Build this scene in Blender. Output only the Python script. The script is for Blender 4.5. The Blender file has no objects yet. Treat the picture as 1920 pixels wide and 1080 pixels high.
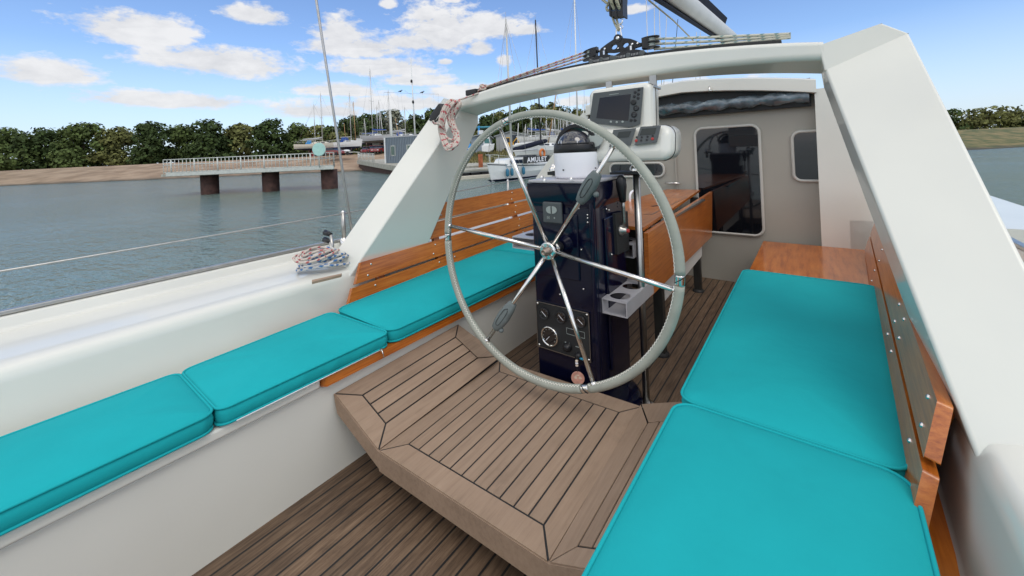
import bpy, bmesh, math, random
from mathutils import Vector, Matrix
random.seed(7)
SC = bpy.context.scene
COL = SC.collection
PI = math.pi
# ------------------------------------------------------------------ camera
EYE = 1.9
FPX, CYP = 740.0, 280.7
YAW, PITCH, ROLL = .6519, .0046, -.0443

def cam_axes():
    r = Vector((math.cos(YAW), math.sin(YAW), 0)); f = Vector((-math.sin(YAW), math.cos(YAW), 0)); u = Vector((0, 0, 1))
    f2 = f*math.cos(PITCH)+u*math.sin(PITCH); u2 = u*math.cos(PITCH)-f*math.sin(PITCH)
    return r*math.cos(ROLL)+u2*math.sin(ROLL), -r*math.sin(ROLL)+u2*math.cos(ROLL), f2
AR, AU, AF = cam_axes()
CAM = Vector((0, 0, EYE))
cd = bpy.data.cameras.new('camera'); cam = bpy.data.objects.new('camera', cd); COL.objects.link(cam)
cam.matrix_world = Matrix(((AR.x, AU.x, -AF.x, 0), (AR.y, AU.y, -AF.y, 0), (AR.z, AU.z, -AF.z, EYE), (0, 0, 0, 1)))
cd.sensor_width = 36; cd.sensor_fit = 'HORIZONTAL'; cd.lens = FPX/1920*36
cd.shift_y = -(540-CYP)/1920; cd.clip_start = .05; cd.clip_end = 3000
SC.camera = cam

def ray(px, py): return AR*((px-960)/FPX)+AU*(-(py-CYP)/FPX)+AF
def U(px, py, ax, v):
    """survey helper: the point of the sight line that lies in the plane axis=v"""
    d = ray(px, py); t = (v-CAM[ax])/d[ax]; return CAM+d*t
def D(px, py, dist): return CAM+ray(px, py)*dist

# ------------------------------------------------------------------ light
SUN_EL, SUN_AZ = math.radians(54), math.radians(126)     # azimuth from +Y towards +X
w = bpy.data.worlds.new("World"); SC.world = w; w.use_nodes = True
SC.view_settings.view_transform = 'Standard'; SC.view_settings.look = 'None'; SC.view_settings.gamma = 1
SC.view_settings.use_curve_mapping = False; SC.view_settings.exposure = 0.05
sd = bpy.data.lights.new('sun', 'SUN'); sd.energy = .8; sd.angle = math.radians(28); sd.color = (1, .93, .83)
so = bpy.data.objects.new('sun', sd); COL.objects.link(so)
sdir = Vector((math.sin(SUN_AZ)*math.cos(SUN_EL), math.cos(SUN_AZ)*math.cos(SUN_EL), math.sin(SUN_EL)))
so.rotation_euler = sdir.to_track_quat('Z', 'Y').to_euler()
so.location = (0, 0, 30)

def build_world():
    nt = w.node_tree; N = nt.nodes; L = nt.links
    for n in list(N): N.remove(n)
    out = N.new('ShaderNodeOutputWorld'); bg = N.new('ShaderNodeBackground'); bg.inputs[1].default_value = .1
    L.new(bg.outputs[0], out.inputs[0])
    sky = N.new('ShaderNodeTexSky'); sky.sky_type = 'NISHITA'; sky.sun_disc = False
    sky.sun_elevation = SUN_EL; sky.sun_rotation = SUN_AZ; sky.air_density = 1.0; sky.dust_density = .6; sky.ozone_density = 1.6
    tc = N.new('ShaderNodeTexCoord'); sep = N.new('ShaderNodeSeparateXYZ'); L.new(tc.outputs['Generated'], sep.inputs[0])
    def m(op, a, b=None, c=None, clamp=False):
        n = N.new('ShaderNodeMath'); n.operation = op; n.use_clamp = clamp
        for i, v in enumerate((a, b, c)):
            if v is None: continue
            if isinstance(v, (int, float)): n.inputs[i].default_value = v
            else: L.new(v, n.inputs[i])
        return n.outputs[0]
    az = m('ARCTAN2', sep.outputs[0], sep.outputs[1]); el = m('ARCSINE', sep.outputs[2])
    # noise used to break the outlines; stretched sideways
    comb = N.new('ShaderNodeCombineXYZ'); L.new(m('MULTIPLY', az, 1.0), comb.inputs[0]); L.new(m('MULTIPLY', el, 1.7), comb.inputs[1]); L.new(sep.outputs[2], comb.inputs[2])
    def noise(s, det, rough=.55, dist=0.0):
        n = N.new('ShaderNodeTexNoise'); n.inputs['Scale'].default_value = s; n.inputs['Detail'].default_value = det
        n.inputs['Roughness'].default_value = rough; n.inputs['Distortion'].default_value = dist
        L.new(comb.outputs[0], n.inputs['Vector']); return n.outputs[0]
    n1 = noise(9, 7, .6, .3); n2 = noise(26, 6, .6); n3 = noise(3.0, 8, .6, .2)
    n4 = noise(70, 5, .6); brk = m('ADD', m('ADD', m('MULTIPLY', m('SUBTRACT', n1, .5), 1.9), m('MULTIPLY', m('SUBTRACT', n2, .5), 1.3)), m('MULTIPLY', m('SUBTRACT', n4, .5), .7))
    blobs = [(640, 62, 60, 24), (670, 92, 95, 20), (830, 62, 75, 42), (800, 30, 34, 20), (900, 55, 90, 24), (770, 80, 60, 16),
             (725, 130, 95, 17), (785, 152, 65, 11), (640, 172, 75, 14), (870, 176, 85, 13), (900, 92, 24, 13), (985, 58, 38, 11),
             (945, 115, 14, 10), (740, 196, 150, 14), (728, 8, 16, 8), (848, 1, 18, 6), (835, 117, 14, 5), (1180, 20, 40, 8), (610, 210, 90, 16),
             (1270, 165, 120, 12), (420, 120, 130, 26), (260, 60, 110, 30), (480, 30, 60, 16), (330, 190, 160, 14), (90, 140, 90, 24), (1090, 190, 40, 10)]
    mask = None; shade = None
    for (x, y, rx, ry) in blobs:
        d = ray(x, y).normalized(); a0 = math.atan2(d.x, d.y); e0 = math.asin(d.z)
        cosd = ray(x, y).normalized().dot(AF); wx = rx/FPX*cosd*cosd*1.32; wy = ry/FPX*cosd*1.5
        u = m('DIVIDE', m('SUBTRACT', az, a0), wx); v = m('DIVIDE', m('SUBTRACT', el, e0), wy)
        # flatter bases: below the middle the fall-off is quicker
        v2 = m('MULTIPLY', v, m('ADD', 1.0, m('MULTIPLY', m('LESS_THAN', v, 0.0), .55)))
        r = m('SUBTRACT', 1.0, m('SQRT', m('ADD', m('MULTIPLY', u, u), m('MULTIPLY', v2, v2))))
        s = m('MULTIPLY', v, m('GREATER_THAN', r, -.5))
        mask = r if mask is None else m('MAXIMUM', mask, r)
        shade = m('MULTIPLY', s, .6) if shade is None else m('ADD', shade, m('MULTIPLY', s, .6))
    msk = m('ADD', m('MULTIPLY', mask, 1.25), brk)
    msk = m('MULTIPLY', m('SUBTRACT', msk, .0), 1.9, clamp=True)
    # loose clouds over the rest of the sky (behind and above the camera)
    gen = m('MULTIPLY', m('SUBTRACT', n3, .42), 7.0, clamp=True)
    off = m('MULTIPLY', m('SUBTRACT', m('ABSOLUTE', m('ADD', az, .652)), .95), 3.0, clamp=True)
    up = m('MULTIPLY', m('SUBTRACT', el, .62), 4.0, clamp=True)
    gen = m('MULTIPLY', gen, m('MAXIMUM', off, up))
    low = m('MULTIPLY', m('SUBTRACT', .22, el), 4.5, clamp=True)          # pale band at the horizon
    msk = m('MULTIPLY', msk, .96); full = m('MAXIMUM', msk, gen)
    sh = m('ADD', m('MULTIPLY', shade, .22), m('ADD', .60, m('ADD', m('MULTIPLY', m('SUBTRACT', n1, .5), 1.6), m('MULTIPLY', m('SUBTRACT', n2, .5), 1.2))), clamp=True)
    cr = N.new('ShaderNodeMixRGB'); L.new(sh, cr.inputs[0]); cr.inputs[1].default_value = (6.3, 6.4, 6.7, 1); cr.inputs[2].default_value = (8.6, 8.6, 8.7, 1)
    tint = N.new('ShaderNodeMixRGB'); tint.blend_type = 'MULTIPLY'; tint.inputs[0].default_value = 1
    L.new(sky.outputs[0], tint.inputs[1]); tint.inputs[2].default_value = (SKYR, SKYG, SKYB, 1)
    mh = N.new('ShaderNodeMixRGB'); L.new(m('MULTIPLY', low, .8), mh.inputs[0]); L.new(tint.outputs[0], mh.inputs[1]); mh.inputs[2].default_value = (6.6, 7.8, 9.3, 1)
    mx = N.new('ShaderNodeMixRGB'); L.new(full, mx.inputs[0]); L.new(mh.outputs[0], mx.inputs[1]); L.new(cr.outputs[0], mx.inputs[2])
    hi = N.new('ShaderNodeMixRGB'); L.new(m('MULTIPLY', gen, m('MAXIMUM', up, m('MULTIPLY', off, m('MULTIPLY', el, 7.0, clamp=True)))), hi.inputs[0]); L.new(mx.outputs[0], hi.inputs[1]); hi.inputs[2].default_value = (15.5, 15.2, 14.3, 1)
    L.new(hi.outputs[0], bg.inputs[0])
SKYR, SKYG, SKYB = 1.42, 1.58, 1.86
build_world()

# ------------------------------------------------------------------ materials
MC = {}
def mat(name, col=(.5, .5, .5), rough=.5, metal=0.0, var=.08, vs=6.0, spec=.5, bump=0.0, bs=60.0, coat=0.0, trans=0.0, ior=1.45, alpha=1.0, island=0.0, stretch=None, coord='Object'):
    if name in MC: return MC[name]
    M_ = bpy.data.materials.new(name); M_.use_nodes = True; nt = M_.node_tree; N = nt.nodes; L = nt.links
    b = N['Principled BSDF']; b.inputs['Roughness'].default_value = rough; b.inputs['Metallic'].default_value = metal
    b.inputs['Specular IOR Level'].default_value = spec; b.inputs['Coat Weight'].default_value = coat; b.inputs['IOR'].default_value = ior
    b.inputs['Transmission Weight'].default_value = trans; b.inputs['Alpha'].default_value = alpha
    tc = N.new('ShaderNodeTexCoord'); mp = N.new('ShaderNodeMapping'); L.new(tc.outputs[coord], mp.inputs[0])
    if stretch: mp.inputs['Scale'].default_value = stretch
    nz = N.new('ShaderNodeTexNoise'); nz.inputs['Scale'].default_value = vs; nz.inputs['Detail'].default_value = 6; L.new(mp.outputs[0], nz.inputs['Vector'])
    mr = N.new('ShaderNodeMapRange'); mr.inputs[1].default_value = .3; mr.inputs[2].default_value = .7; mr.inputs[3].default_value = 1-var; mr.inputs[4].default_value = 1+var
    L.new(nz.outputs[0], mr.inputs[0]); val = mr.outputs[0]
    if island:
        g = N.new('ShaderNodeNewGeometry'); m2 = N.new('ShaderNodeMapRange'); m2.inputs[3].default_value = 1-island; m2.inputs[4].default_value = 1+island
        L.new(g.outputs['Random Per Island'], m2.inputs[0]); mm = N.new('ShaderNodeMath'); mm.operation = 'MULTIPLY'; L.new(val, mm.inputs[0]); L.new(m2.outputs[0], mm.inputs[1]); val = mm.outputs[0]
    vm = N.new('ShaderNodeVectorMath'); vm.operation = 'SCALE'; vm.inputs[0].default_value = col[:3]; L.new(val, vm.inputs['Scale']); L.new(vm.outputs[0], b.inputs['Base Color'])
    if bump:
        n2 = N.new('ShaderNodeTexNoise'); n2.inputs['Scale'].default_value = bs; n2.inputs['Detail'].default_value = 4; L.new(mp.outputs[0], n2.inputs['Vector'])
        bp = N.new('ShaderNodeBump'); bp.inputs['Strength'].default_value = bump; bp.inputs['Distance'].default_value = .004; L.new(n2.outputs[0], bp.inputs['Height']); L.new(bp.outputs[0], b.inputs['Normal'])
    MC[name] = M_; return M_

def wood(name, c1, c2, c3, rough, stretch=(18, 1.1, 18), island=.1, coat=0.0, seam=None, stain=0.0, bump=.15):
    """long-grained wood; seam=(x0, pitch, width) draws caulked planks running along Y"""
    M_ = bpy.data.materials.new(name); M_.use_nodes = True; nt = M_.node_tree; N = nt.nodes; L = nt.links
    b = N['Principled BSDF']; b.inputs['Roughness'].default_value = rough; b.inputs['Coat Weight'].default_value = coat; b.inputs['Coat Roughness'].default_value = .12
    g = N.new('ShaderNodeNewGeometry'); pos = g.outputs['Position']
    def m(op, a, b_=None, clamp=False):
        n = N.new('ShaderNodeMath'); n.operation = op; n.use_clamp = clamp
        for i, v in enumerate((a, b_)):
            if v is None: continue
            if isinstance(v, (int, float)): n.inputs[i].default_value = v
            else: L.new(v, n.inputs[i])
        return n.outputs[0]
    rnd = g.outputs['Random Per Island']
    sx = None
    if seam:
        sp = N.new('ShaderNodeSeparateXYZ'); L.new(pos, sp.inputs[0])
        q = m('DIVIDE', m('SUBTRACT', sp.outputs[0], seam[0]), seam[1])
        wn = N.new('ShaderNodeTexWhiteNoise'); wn.noise_dimensions = '1D'; L.new(m('FLOOR', q), wn.inputs['W']); rnd = wn.outputs['Value']
        fr = m('FRACT', q); dd = m('MINIMUM', fr, m('SUBTRACT', 1.0, fr)); sx = m('LESS_THAN', dd, seam[2]/seam[1]/2)
    cb = N.new('ShaderNodeCombineXYZ'); L.new(m('MULTIPLY', rnd, 9.0), cb.inputs[0]); L.new(m('MULTIPLY', rnd, 31.0), cb.inputs[1])
    va = N.new('ShaderNodeVectorMath'); va.operation = 'ADD'; L.new(pos, va.inputs[0]); L.new(cb.outputs[0], va.inputs[1])
    def noise(scale, s, det=6, vec=va.outputs[0], rough_=.6):
        mp = N.new('ShaderNodeMapping'); mp.inputs['Scale'].default_value = scale; L.new(vec, mp.inputs[0])
        n = N.new('ShaderNodeTexNoise'); n.inputs['Scale'].default_value = s; n.inputs['Detail'].default_value = det; n.inputs['Roughness'].default_value = rough_; L.new(mp.outputs[0], n.inputs['Vector']); return n.outputs[0]
    gr = noise(stretch, 5.0); gr2 = noise(stretch, 19.0, 3); big = noise((1, 1, 1), 5.0, 5, pos)
    r1 = N.new('ShaderNodeValToRGB'); e = r1.color_ramp.elements; e[0].position = .33; e[0].color = (*c1, 1); e[1].position = .68; e[1].color = (*c3, 1)
    k = r1.color_ramp.elements.new(.5); k.color = (*c2, 1)
    L.new(m('ADD', m('MULTIPLY', gr, .65), m('ADD', m('MULTIPLY', gr2, .2), m('MULTIPLY', big, .15))), r1.inputs[0])
    f = m('ADD', m('MULTIPLY', m('SUBTRACT', rnd, .5), 2*island), m('ADD', 1.0, m('MULTIPLY', m('SUBTRACT', big, .5), .35)))
    if stain:
        st = noise((1, .7, 1), 9.0, 7, pos, .65); mr = N.new('ShaderNodeMapRange'); mr.inputs[1].default_value = .6; mr.inputs[2].default_value = .72; mr.inputs[3].default_value = 1; mr.inputs[4].default_value = 1-stain; L.new(st, mr.inputs[0]); f = m('MULTIPLY', f, mr.outputs[0])
    vm = N.new('ShaderNodeVectorMath'); vm.operation = 'SCALE'; L.new(r1.outputs[0], vm.inputs[0]); L.new(f, vm.inputs['Scale'])
    colo = vm.outputs[0]; hgt = m('ADD', gr, m('MULTIPLY', gr2, .5))
    if sx is not None:
        mx = N.new('ShaderNodeMixRGB'); L.new(sx, mx.inputs[0]); L.new(colo, mx.inputs[1]); mx.inputs[2].default_value = (.012, .012, .012, 1); colo = mx.outputs[0]
        hgt = m('SUBTRACT', hgt, m('MULTIPLY', sx, 1.5))
    L.new(colo, b.inputs['Base Color'])
    bp = N.new('ShaderNodeBump'); bp.inputs['Strength'].default_value = bump; bp.inputs['Distance'].default_value = .003; L.new(hgt, bp.inputs['Height']); L.new(bp.outputs[0], b.inputs['Normal'])
    MC[name] = M_; return M_

def ropemat(name, base, fleck, dens=.35, rough=.8):
    """braided rope with coloured flecks winding round it (UV: u round, v metres)"""
    M_ = bpy.data.materials.new(name); M_.use_nodes = True; nt = M_.node_tree; N = nt.nodes; L = nt.links; b = N['Principled BSDF']; b.inputs['Roughness'].default_value = rough
    uv = N.new('ShaderNodeUVMap'); sp = N.new('ShaderNodeSeparateXYZ'); L.new(uv.outputs[0], sp.inputs[0])
    def m(op, a, b_=None):
        n = N.new('ShaderNodeMath'); n.operation = op
        for i, v in enumerate((a, b_)):
            if v is None: continue
            if isinstance(v, (int, float)): n.inputs[i].default_value = v
            else: L.new(v, n.inputs[i])
        return n.outputs[0]
    s = m('FRACT', m('ADD', sp.outputs[0], m('MULTIPLY', sp.outputs[1], 22.0)))
    s2 = m('LESS_THAN', s, dens); k = m('LESS_THAN', m('FRACT', m('SUBTRACT', m('MULTIPLY', sp.outputs[0], 2.0), m('MULTIPLY', sp.outputs[1], 22.0))), .62)
    wv = m('FRACT', m('ADD', m('MULTIPLY', sp.outputs[0], 4.0), m('MULTIPLY', sp.outputs[1], 150.0))); wv2 = m('FRACT', m('SUBTRACT', m('MULTIPLY', sp.outputs[0], 4.0), m('MULTIPLY', sp.outputs[1], 150.0)))
    mx = N.new('ShaderNodeMixRGB'); L.new(m('MULTIPLY', s2, k), mx.inputs[0]); mx.inputs[1].default_value = (*base, 1); mx.inputs[2].default_value = (*fleck, 1); L.new(mx.outputs[0], b.inputs['Base Color'])
    bp = N.new('ShaderNodeBump'); bp.inputs['Strength'].default_value = .6; bp.inputs['Distance'].default_value = .002; L.new(m('MULTIPLY', wv, wv2), bp.inputs['Height']); L.new(bp.outputs[0], b.inputs['Normal'])
    MC[name] = M_; return M_

GEL = mat('gelcoat', (.71, .705, .645), .26, var=.035, vs=2.2, bump=.03, bs=4, coat=.3)
GELS = mat('gelcoat_dull', (.50, .495, .455), .45, var=.05, vs=4)
WALL = mat('locker_paint', (.66, .65, .61), .4, var=.03, vs=5)
NAVY = mat('navy_gloss', (.0028, .0038, .018), .14, var=.1, vs=3, spec=.35, coat=.15, bump=.02, bs=8)
BLACKP = mat('black_plastic', (.012, .012, .014), .38, var=.2, vs=20)
BLACKM = mat('black_matt', (.018, .019, .02), .6, var=.2, vs=20)
GREYP = mat('grey_plastic', (.075, .085, .088), .45, var=.06, vs=20)
GREYL = mat('light_grey_plastic', (.34, .38, .36), .4, var=.05)
GRIP = mat('grip_rubber', (.13, .155, .155), .55, var=.15, vs=30, bump=.2, bs=200)
STEEL = mat('stainless', (.72, .70, .67), .13, 1.0, var=.05, vs=30)
STEELB = mat('brushed_steel', (.42, .41, .39), .32, 1.0, var=.1, vs=30)
ALU = mat('painted_alloy', (.47, .46, .48), .38, .25, var=.05, vs=14)
LEATH = mat('rim_leather', (.335, .35, .30), .55, var=.12, vs=14, bump=.25, bs=120)
THREAD = mat('thread', (.80, .78, .70), .8)
TEALF = mat('turquoise_fabric', (.011, .37, .40), .85, var=.07, vs=3.2, bump=.7, bs=11, spec=.2)
TEALP = mat('turquoise_piping', (.004, .18, .20), .8, var=.05)
WHITEP = mat('white_plastic', (.86, .86, .90), .35, var=.01)
GLASSD = mat('dark_glass', (.006, .007, .01), .05, var=.1, coat=1)
SCREEN = mat('dead_screen', (.011, .009, .011), .12, var=.2, vs=3)
CAULK = mat('caulk', (.016, .017, .018), .6, var=.2)
REDB = mat('red_button', (.40, .035, .03), .5)
TEAK = wood('weathered_teak', (.250, .170, .114), (.302, .209, .144), (.335, .238, .167), .75, island=.10, stain=.16, bump=.1)
SOLE = wood('sole_teak', (.060, .037, .022), (.140, .088, .054), (.235, .158, .10), .62, stretch=(26, 1.6, 26), island=.16, seam=(-1.2767, .0493, .0062), stain=.35, bump=.3)
VARN = wood('varnished_teak', (.27, .058, .006), (.45, .125, .015), (.56, .19, .032), .32, stretch=(9, .8, 26), island=.14, coat=.5, bump=.05)
ROPER = ropemat('rope_red', (.55, .48, .42), (.42, .08, .09), .30)
ROPEG = ropemat('rope_green', (.56, .55, .46), (.16, .26, .24), .30)
ROPEB = ropemat('rope_blue', (.60, .58, .55), (.05, .16, .38), .5)
ROPEC = ropemat('rope_cream', (.50, .47, .35), (.30, .28, .20), .3)
NAVYC = mat('navy_canvas', (.008, .011, .028), .85, var=.2, vs=8, bump=.3, bs=20)
SAILW = mat('boom_white', (.62, .62, .60), .5, var=.05)

# ------------------------------------------------------------------ mesh builder
class MB:
    def __init__(s): s.v = []; s.f = []; s.uv = {}; s.sm = set()
    def add(s, vs, fs, smooth=False):
        o = len(s.v); s.v += [Vector(v) for v in vs]
        for f in fs:
            if smooth: s.sm.add(len(s.f))
            s.f.append(tuple(i+o for i in f))
        return s
    def box(s, c, d, M_=None):
        hx, hy, hz = d[0]/2, d[1]/2, d[2]/2; c = Vector(c)
        vs = [Vector((x*hx, y*hy, z*hz)) for x in (-1, 1) for y in (-1, 1) for z in (-1, 1)]
        if M_: vs = [M_@v for v in vs]
        return s.add([c+v for v in vs], [(0, 1, 3, 2), (4, 6, 7, 5), (0, 4, 5, 1), (2, 3, 7, 6), (0, 2, 6, 4), (1, 5, 7, 3)])
    def hexa(s, a, b):        # two quads, bottom loop a and top loop b
        return s.loft([a, b], caps=True)
    def prism(s, poly, vec):
        p = [Vector(q) for q in poly]; vec = Vector(vec); return s.loft([p, [q+vec for q in p]], caps=True)
    def loft(s, loops, caps=True, smooth=False, closed=True):
        n = len(loops[0]); vs = [v for l in loops for v in l]; fs = []
        for i in range(len(loops)-1):
            for j in range(n if closed else n-1):
                k = (j+1) % n; fs.append((i*n+j, i*n+k, (i+1)*n+k, (i+1)*n+j))
        o = len(s.f); s.add(vs, fs, smooth)
        if caps: s.add([v for v in loops[0]], [tuple(range(n))[::-1]]); s.add([v for v in loops[-1]], [tuple(range(n))])
        return s
    def tube(s, pts, r, n=10, closed=False, caps=True, radii=None, twist=0.0):
        pts = [Vector(p) for p in pts]; m = len(pts); loops = []
        t0 = (pts[1]-pts[0]).normalized(); up = Vector((0, 0, 1)) if abs(t0.z) < .9 else Vector((1, 0, 0))
        nrm = (up-t0*up.dot(t0)).normalized(); ln = 0; lens = []
        for i, p in enumerate(pts):
            a = pts[(i-1) % m] if (closed or i > 0) else p; b = pts[(i+1) % m] if (closed or i < m-1) else p
            t = (b-a); t = t.normalized() if t.length > 1e-9 else t0
            nrm = (nrm-t*nrm.dot(t)); nrm = nrm.normalized() if nrm.length > 1e-6 else Vector((1, 0, 0)); bi = t.cross(nrm)
            rr = radii[i] if radii else r
            loops.append([p+(nrm*math.cos(2*PI*j/n)+bi*math.sin(2*PI*j/n))*rr for j in range(n)])
            lens.append(ln); ln += (pts[(i+1) % m]-p).length
        f0 = len(s.f); o = len(s.v); s.v += [v for l in loops for v in l]
        seg = m if closed else m-1
        for i in range(seg):
            i2 = (i+1) % m
            for j in range(n):
                k = (j+1) % n; s.sm.add(len(s.f)); l0 = lens[i]; l1 = lens[i+1] if i+1 < m else ln
                s.uv[len(s.f)] = [(j/n, l0), ((j+1)/n, l0), ((j+1)/n, l1), (j/n, l1)]
                s.f.append((o+i*n+j, o+i*n+k, o+i2*n+k, o+i2*n+j))
        if caps and not closed:
            s.f.append(tuple(o+j for j in range(n))[::-1]); s.f.append(tuple(o+(m-1)*n+j for j in range(n)))
        return s
    def cyl(s, a, b, r, n=16, r2=None, smooth=True):
        a = Vector(a); b = Vector(b)
        return s.tube([a, b], r, n, radii=[r, r if r2 is None else r2])
    def lathe(s, c, axis, prof, n=24, smooth=True, caps=True):   # prof: (distance along axis, radius)
        c = Vector(c); ax = Vector(axis).normalized(); u = ax.orthogonal().normalized(); v = ax.cross(u)
        loops = [[c+ax*h+(u*math.cos(2*PI*j/n)+v*math.sin(2*PI*j/n))*max(r, 1e-5) for j in range(n)] for h, r in prof]
        return s.loft(loops, caps=caps, smooth=smooth)
    def ball(s, c, r, n=12, sc=(1, 1, 1)):
        c = Vector(c); loops = []
        for i in range(n//2+1):
            ph = PI*i/(n//2); loops.append([c+Vector((math.sin(ph)*math.cos(2*PI*j/n)*r*sc[0]+(1e-5*math.cos(2*PI*j/n)), math.sin(ph)*math.sin(2*PI*j/n)*r*sc[1]+(1e-5*math.sin(2*PI*j/n)), -math.cos(ph)*r*sc[2])) for j in range(n)])
        return s.loft(loops, caps=False, smooth=True)
    def quad(s, a, b, c, d): return s.add([a, b, c, d], [(0, 1, 2, 3)])
    def build(s, name, m, parent=None, bevel=0.0, seg=2, org=None, autosm=False, label=None, subsurf=0, root=None):
        loc = Vector((0, 0, 0))
        if parent is not None: loc = Vector(parent.get('_o', (0, 0, 0)))
        elif org is not None: loc = Vector(org)
        else:
            xs = [v.x for v in s.v]; ys = [v.y for v in s.v]; zs = [v.z for v in s.v]; loc = Vector(((min(xs)+max(xs))/2, (min(ys)+max(ys))/2, min(zs)))
        me = bpy.data.meshes.new(name); me.from_pydata([v-loc for v in s.v], [], s.f)
        if s.uv:
            ul = me.uv_layers.new(name='UVMap')
            for fi, cs in s.uv.items():
                p = me.polygons[fi]
                for k, li in enumerate(p.loop_indices): ul.data[li].uv = cs[k]
        for i in s.sm: me.polygons[i].use_smooth = True
        bm = bmesh.new(); bm.from_mesh(me); bmesh.ops.recalc_face_normals(bm, faces=bm.faces); bm.to_mesh(me); bm.free()
        me.materials.append(m); o = bpy.data.objects.new(name, me); COL.objects.link(o)
        if parent is not None: o.parent = parent
        else: o.location = loc
        o['_o'] = tuple(loc)
        if bevel:
            b = o.modifiers.new('bevel', 'BEVEL'); b.width = bevel; b.segments = seg; b.limit_method = 'ANGLE'; b.angle_limit = math.radians(35); b.harden_normals = False
            for p in me.polygons: p.use_smooth = True
            wn = o.modifiers.new('wn', 'WEIGHTED_NORMAL'); wn.weight = 90
        if subsurf:
            b = o.modifiers.new('sub', 'SUBSURF'); b.levels = subsurf; b.render_levels = subsurf
        if label: o['label'] = label
        return o

def thing(name, label, cat, loc=(0, 0, 0), group=None):
    o = bpy.data.objects.new(name, None); COL.objects.link(o); o.location = loc; o['label'] = label; o['category'] = cat; o['_o'] = tuple(loc)
    o.empty_display_size = .1
    if group: o['group'] = group
    return o
def tag(o, label, cat, group=None, kind=None):
    o['label'] = label; o['category'] = cat
    if group: o['group'] = group
    if kind: o['kind'] = kind
    return o
def struct(o): o['kind'] = 'structure'; return o
def V(*a): return Vector(a)
def lerp(a, b, t): return a+(b-a)*t
def spline(pts, n=8, closed=False):
    P = [Vector(p) for p in pts]; out = []; m = len(P)
    rng = range(m) if closed else range(m-1)
    for i in rng:
        p0 = P[(i-1) % m] if (closed or i > 0) else P[i]; p1 = P[i]; p2 = P[(i+1) % m]; p3 = P[(i+2) % m] if (closed or i+2 < m) else P[(i+1) % m]
        for k in range(n):
            t = k/n; out.append(.5*((2*p1)+(p2-p0)*t+(2*p0-5*p1+4*p2-p3)*t*t+(3*p1-p0-3*p2+p3)*t**3))
    if not closed: out.append(P[-1])
    return out
def inset(poly, d):            # convex polygon in 2D
    n = len(poly); A = sum(poly[i][0]*poly[(i+1) % n][1]-poly[(i+1) % n][0]*poly[i][1] for i in range(n)); sg = 1 if A > 0 else -1; out = []
    for i in range(n):
        p = Vector(poly[i-1]); q = Vector(poly[i]); r = Vector(poly[(i+1) % n]); e1 = (q-p).normalized(); e2 = (r-q).normalized()
        n1 = Vector((-e1.y, e1.x))*sg; n2 = Vector((-e2.y, e2.x))*sg; k = 1+n1.dot(n2)
        out.append(q+(n1+n2)*(d/max(k, .2)))
    return out
# ================================================================== THE YACHT
CX = -.83                                   # centre line of the cockpit
def mx(x): return 2*CX-x                    # mirror across it
SOLEZ = .8
struct(MB().box((CX, 1.0, SOLEZ-.03), (1.12, 5.2, .06)).build('deck', SOLE))

def rrect(w, h, r, n=5):                    # rounded rectangle outline, centred
    out = []
    for cx_, cy_, a0 in ((w/2-r, h/2-r, 0), (-w/2+r, h/2-r, 90), (-w/2+r, -h/2+r, 180), (w/2-r, -h/2+r, 270)):
        for k in range(n+1):
            a = math.radians(a0+90*k/n); out.append((cx_+r*math.cos(a), cy_+r*math.sin(a)))
    return out

def bench(side):
    f = (lambda x: x) if side == 'port' else mx
    lab = 'white moulded port locker and coaming carrying the slatted seat back' if side == 'port' else 'white moulded starboard locker and coaming under the nearest turquoise cushions'
    t = thing('cockpit_bench', lab, 'cockpit bench', (f(-1.8), 1, .8))
    loops = []
    for Y in (-1.3, -.4, .4, 1.0, 1.6, 2.3, 3.0, 3.46):
        s = -.05*(Y-1) if Y > 1 else 0
        if side != 'port': s *= 1
        pts = [(-1.37, -.3), (-1.37, 1.128), (-1.84+s, 1.128), (-1.865+s, 1.30), (-1.885+s, 1.335), (-1.93+s, 1.352), (-2.30, 1.34), (-2.325, 1.34), (-2.335, 1.39), (-2.37, 1.39), (-2.38, 1.33), (-2.34, .6), (-2.15, -.3)]
        loops.append([(f(x), Y, z) for x, z in pts])
    MB().loft(loops).build('locker', WALL if 0 else GEL, t, bevel=.012)
    # varnished seat board with a rounded end
    sb = MB(); y0 = .655
    pts = [(-1.343, y0+.012), (-1.36, y0), (-1.80, y0), (-1.83, 1.0), (-1.93, 3.4), (-1.343, 3.4)]
    sb.prism([(f(x), y, 1.129) for x, y in pts], (0, 0, .034)); sb.build('seat_board', VARN, t, bevel=.006)
    MB().box((f(-1.58), -.325, 1.1455), (.46, 1.95, .033)).build('seat_moulding', GEL, t, bevel=.01)
    # toe rail
    MB().box((f(-2.352), 1.0, 1.40), (.03, 4.8, .016)).build('toe_rail', STEELB, t, bevel=.004)
    return t
BENCH = {'port': bench('port'), 'starboard': bench('starboard')}

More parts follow.
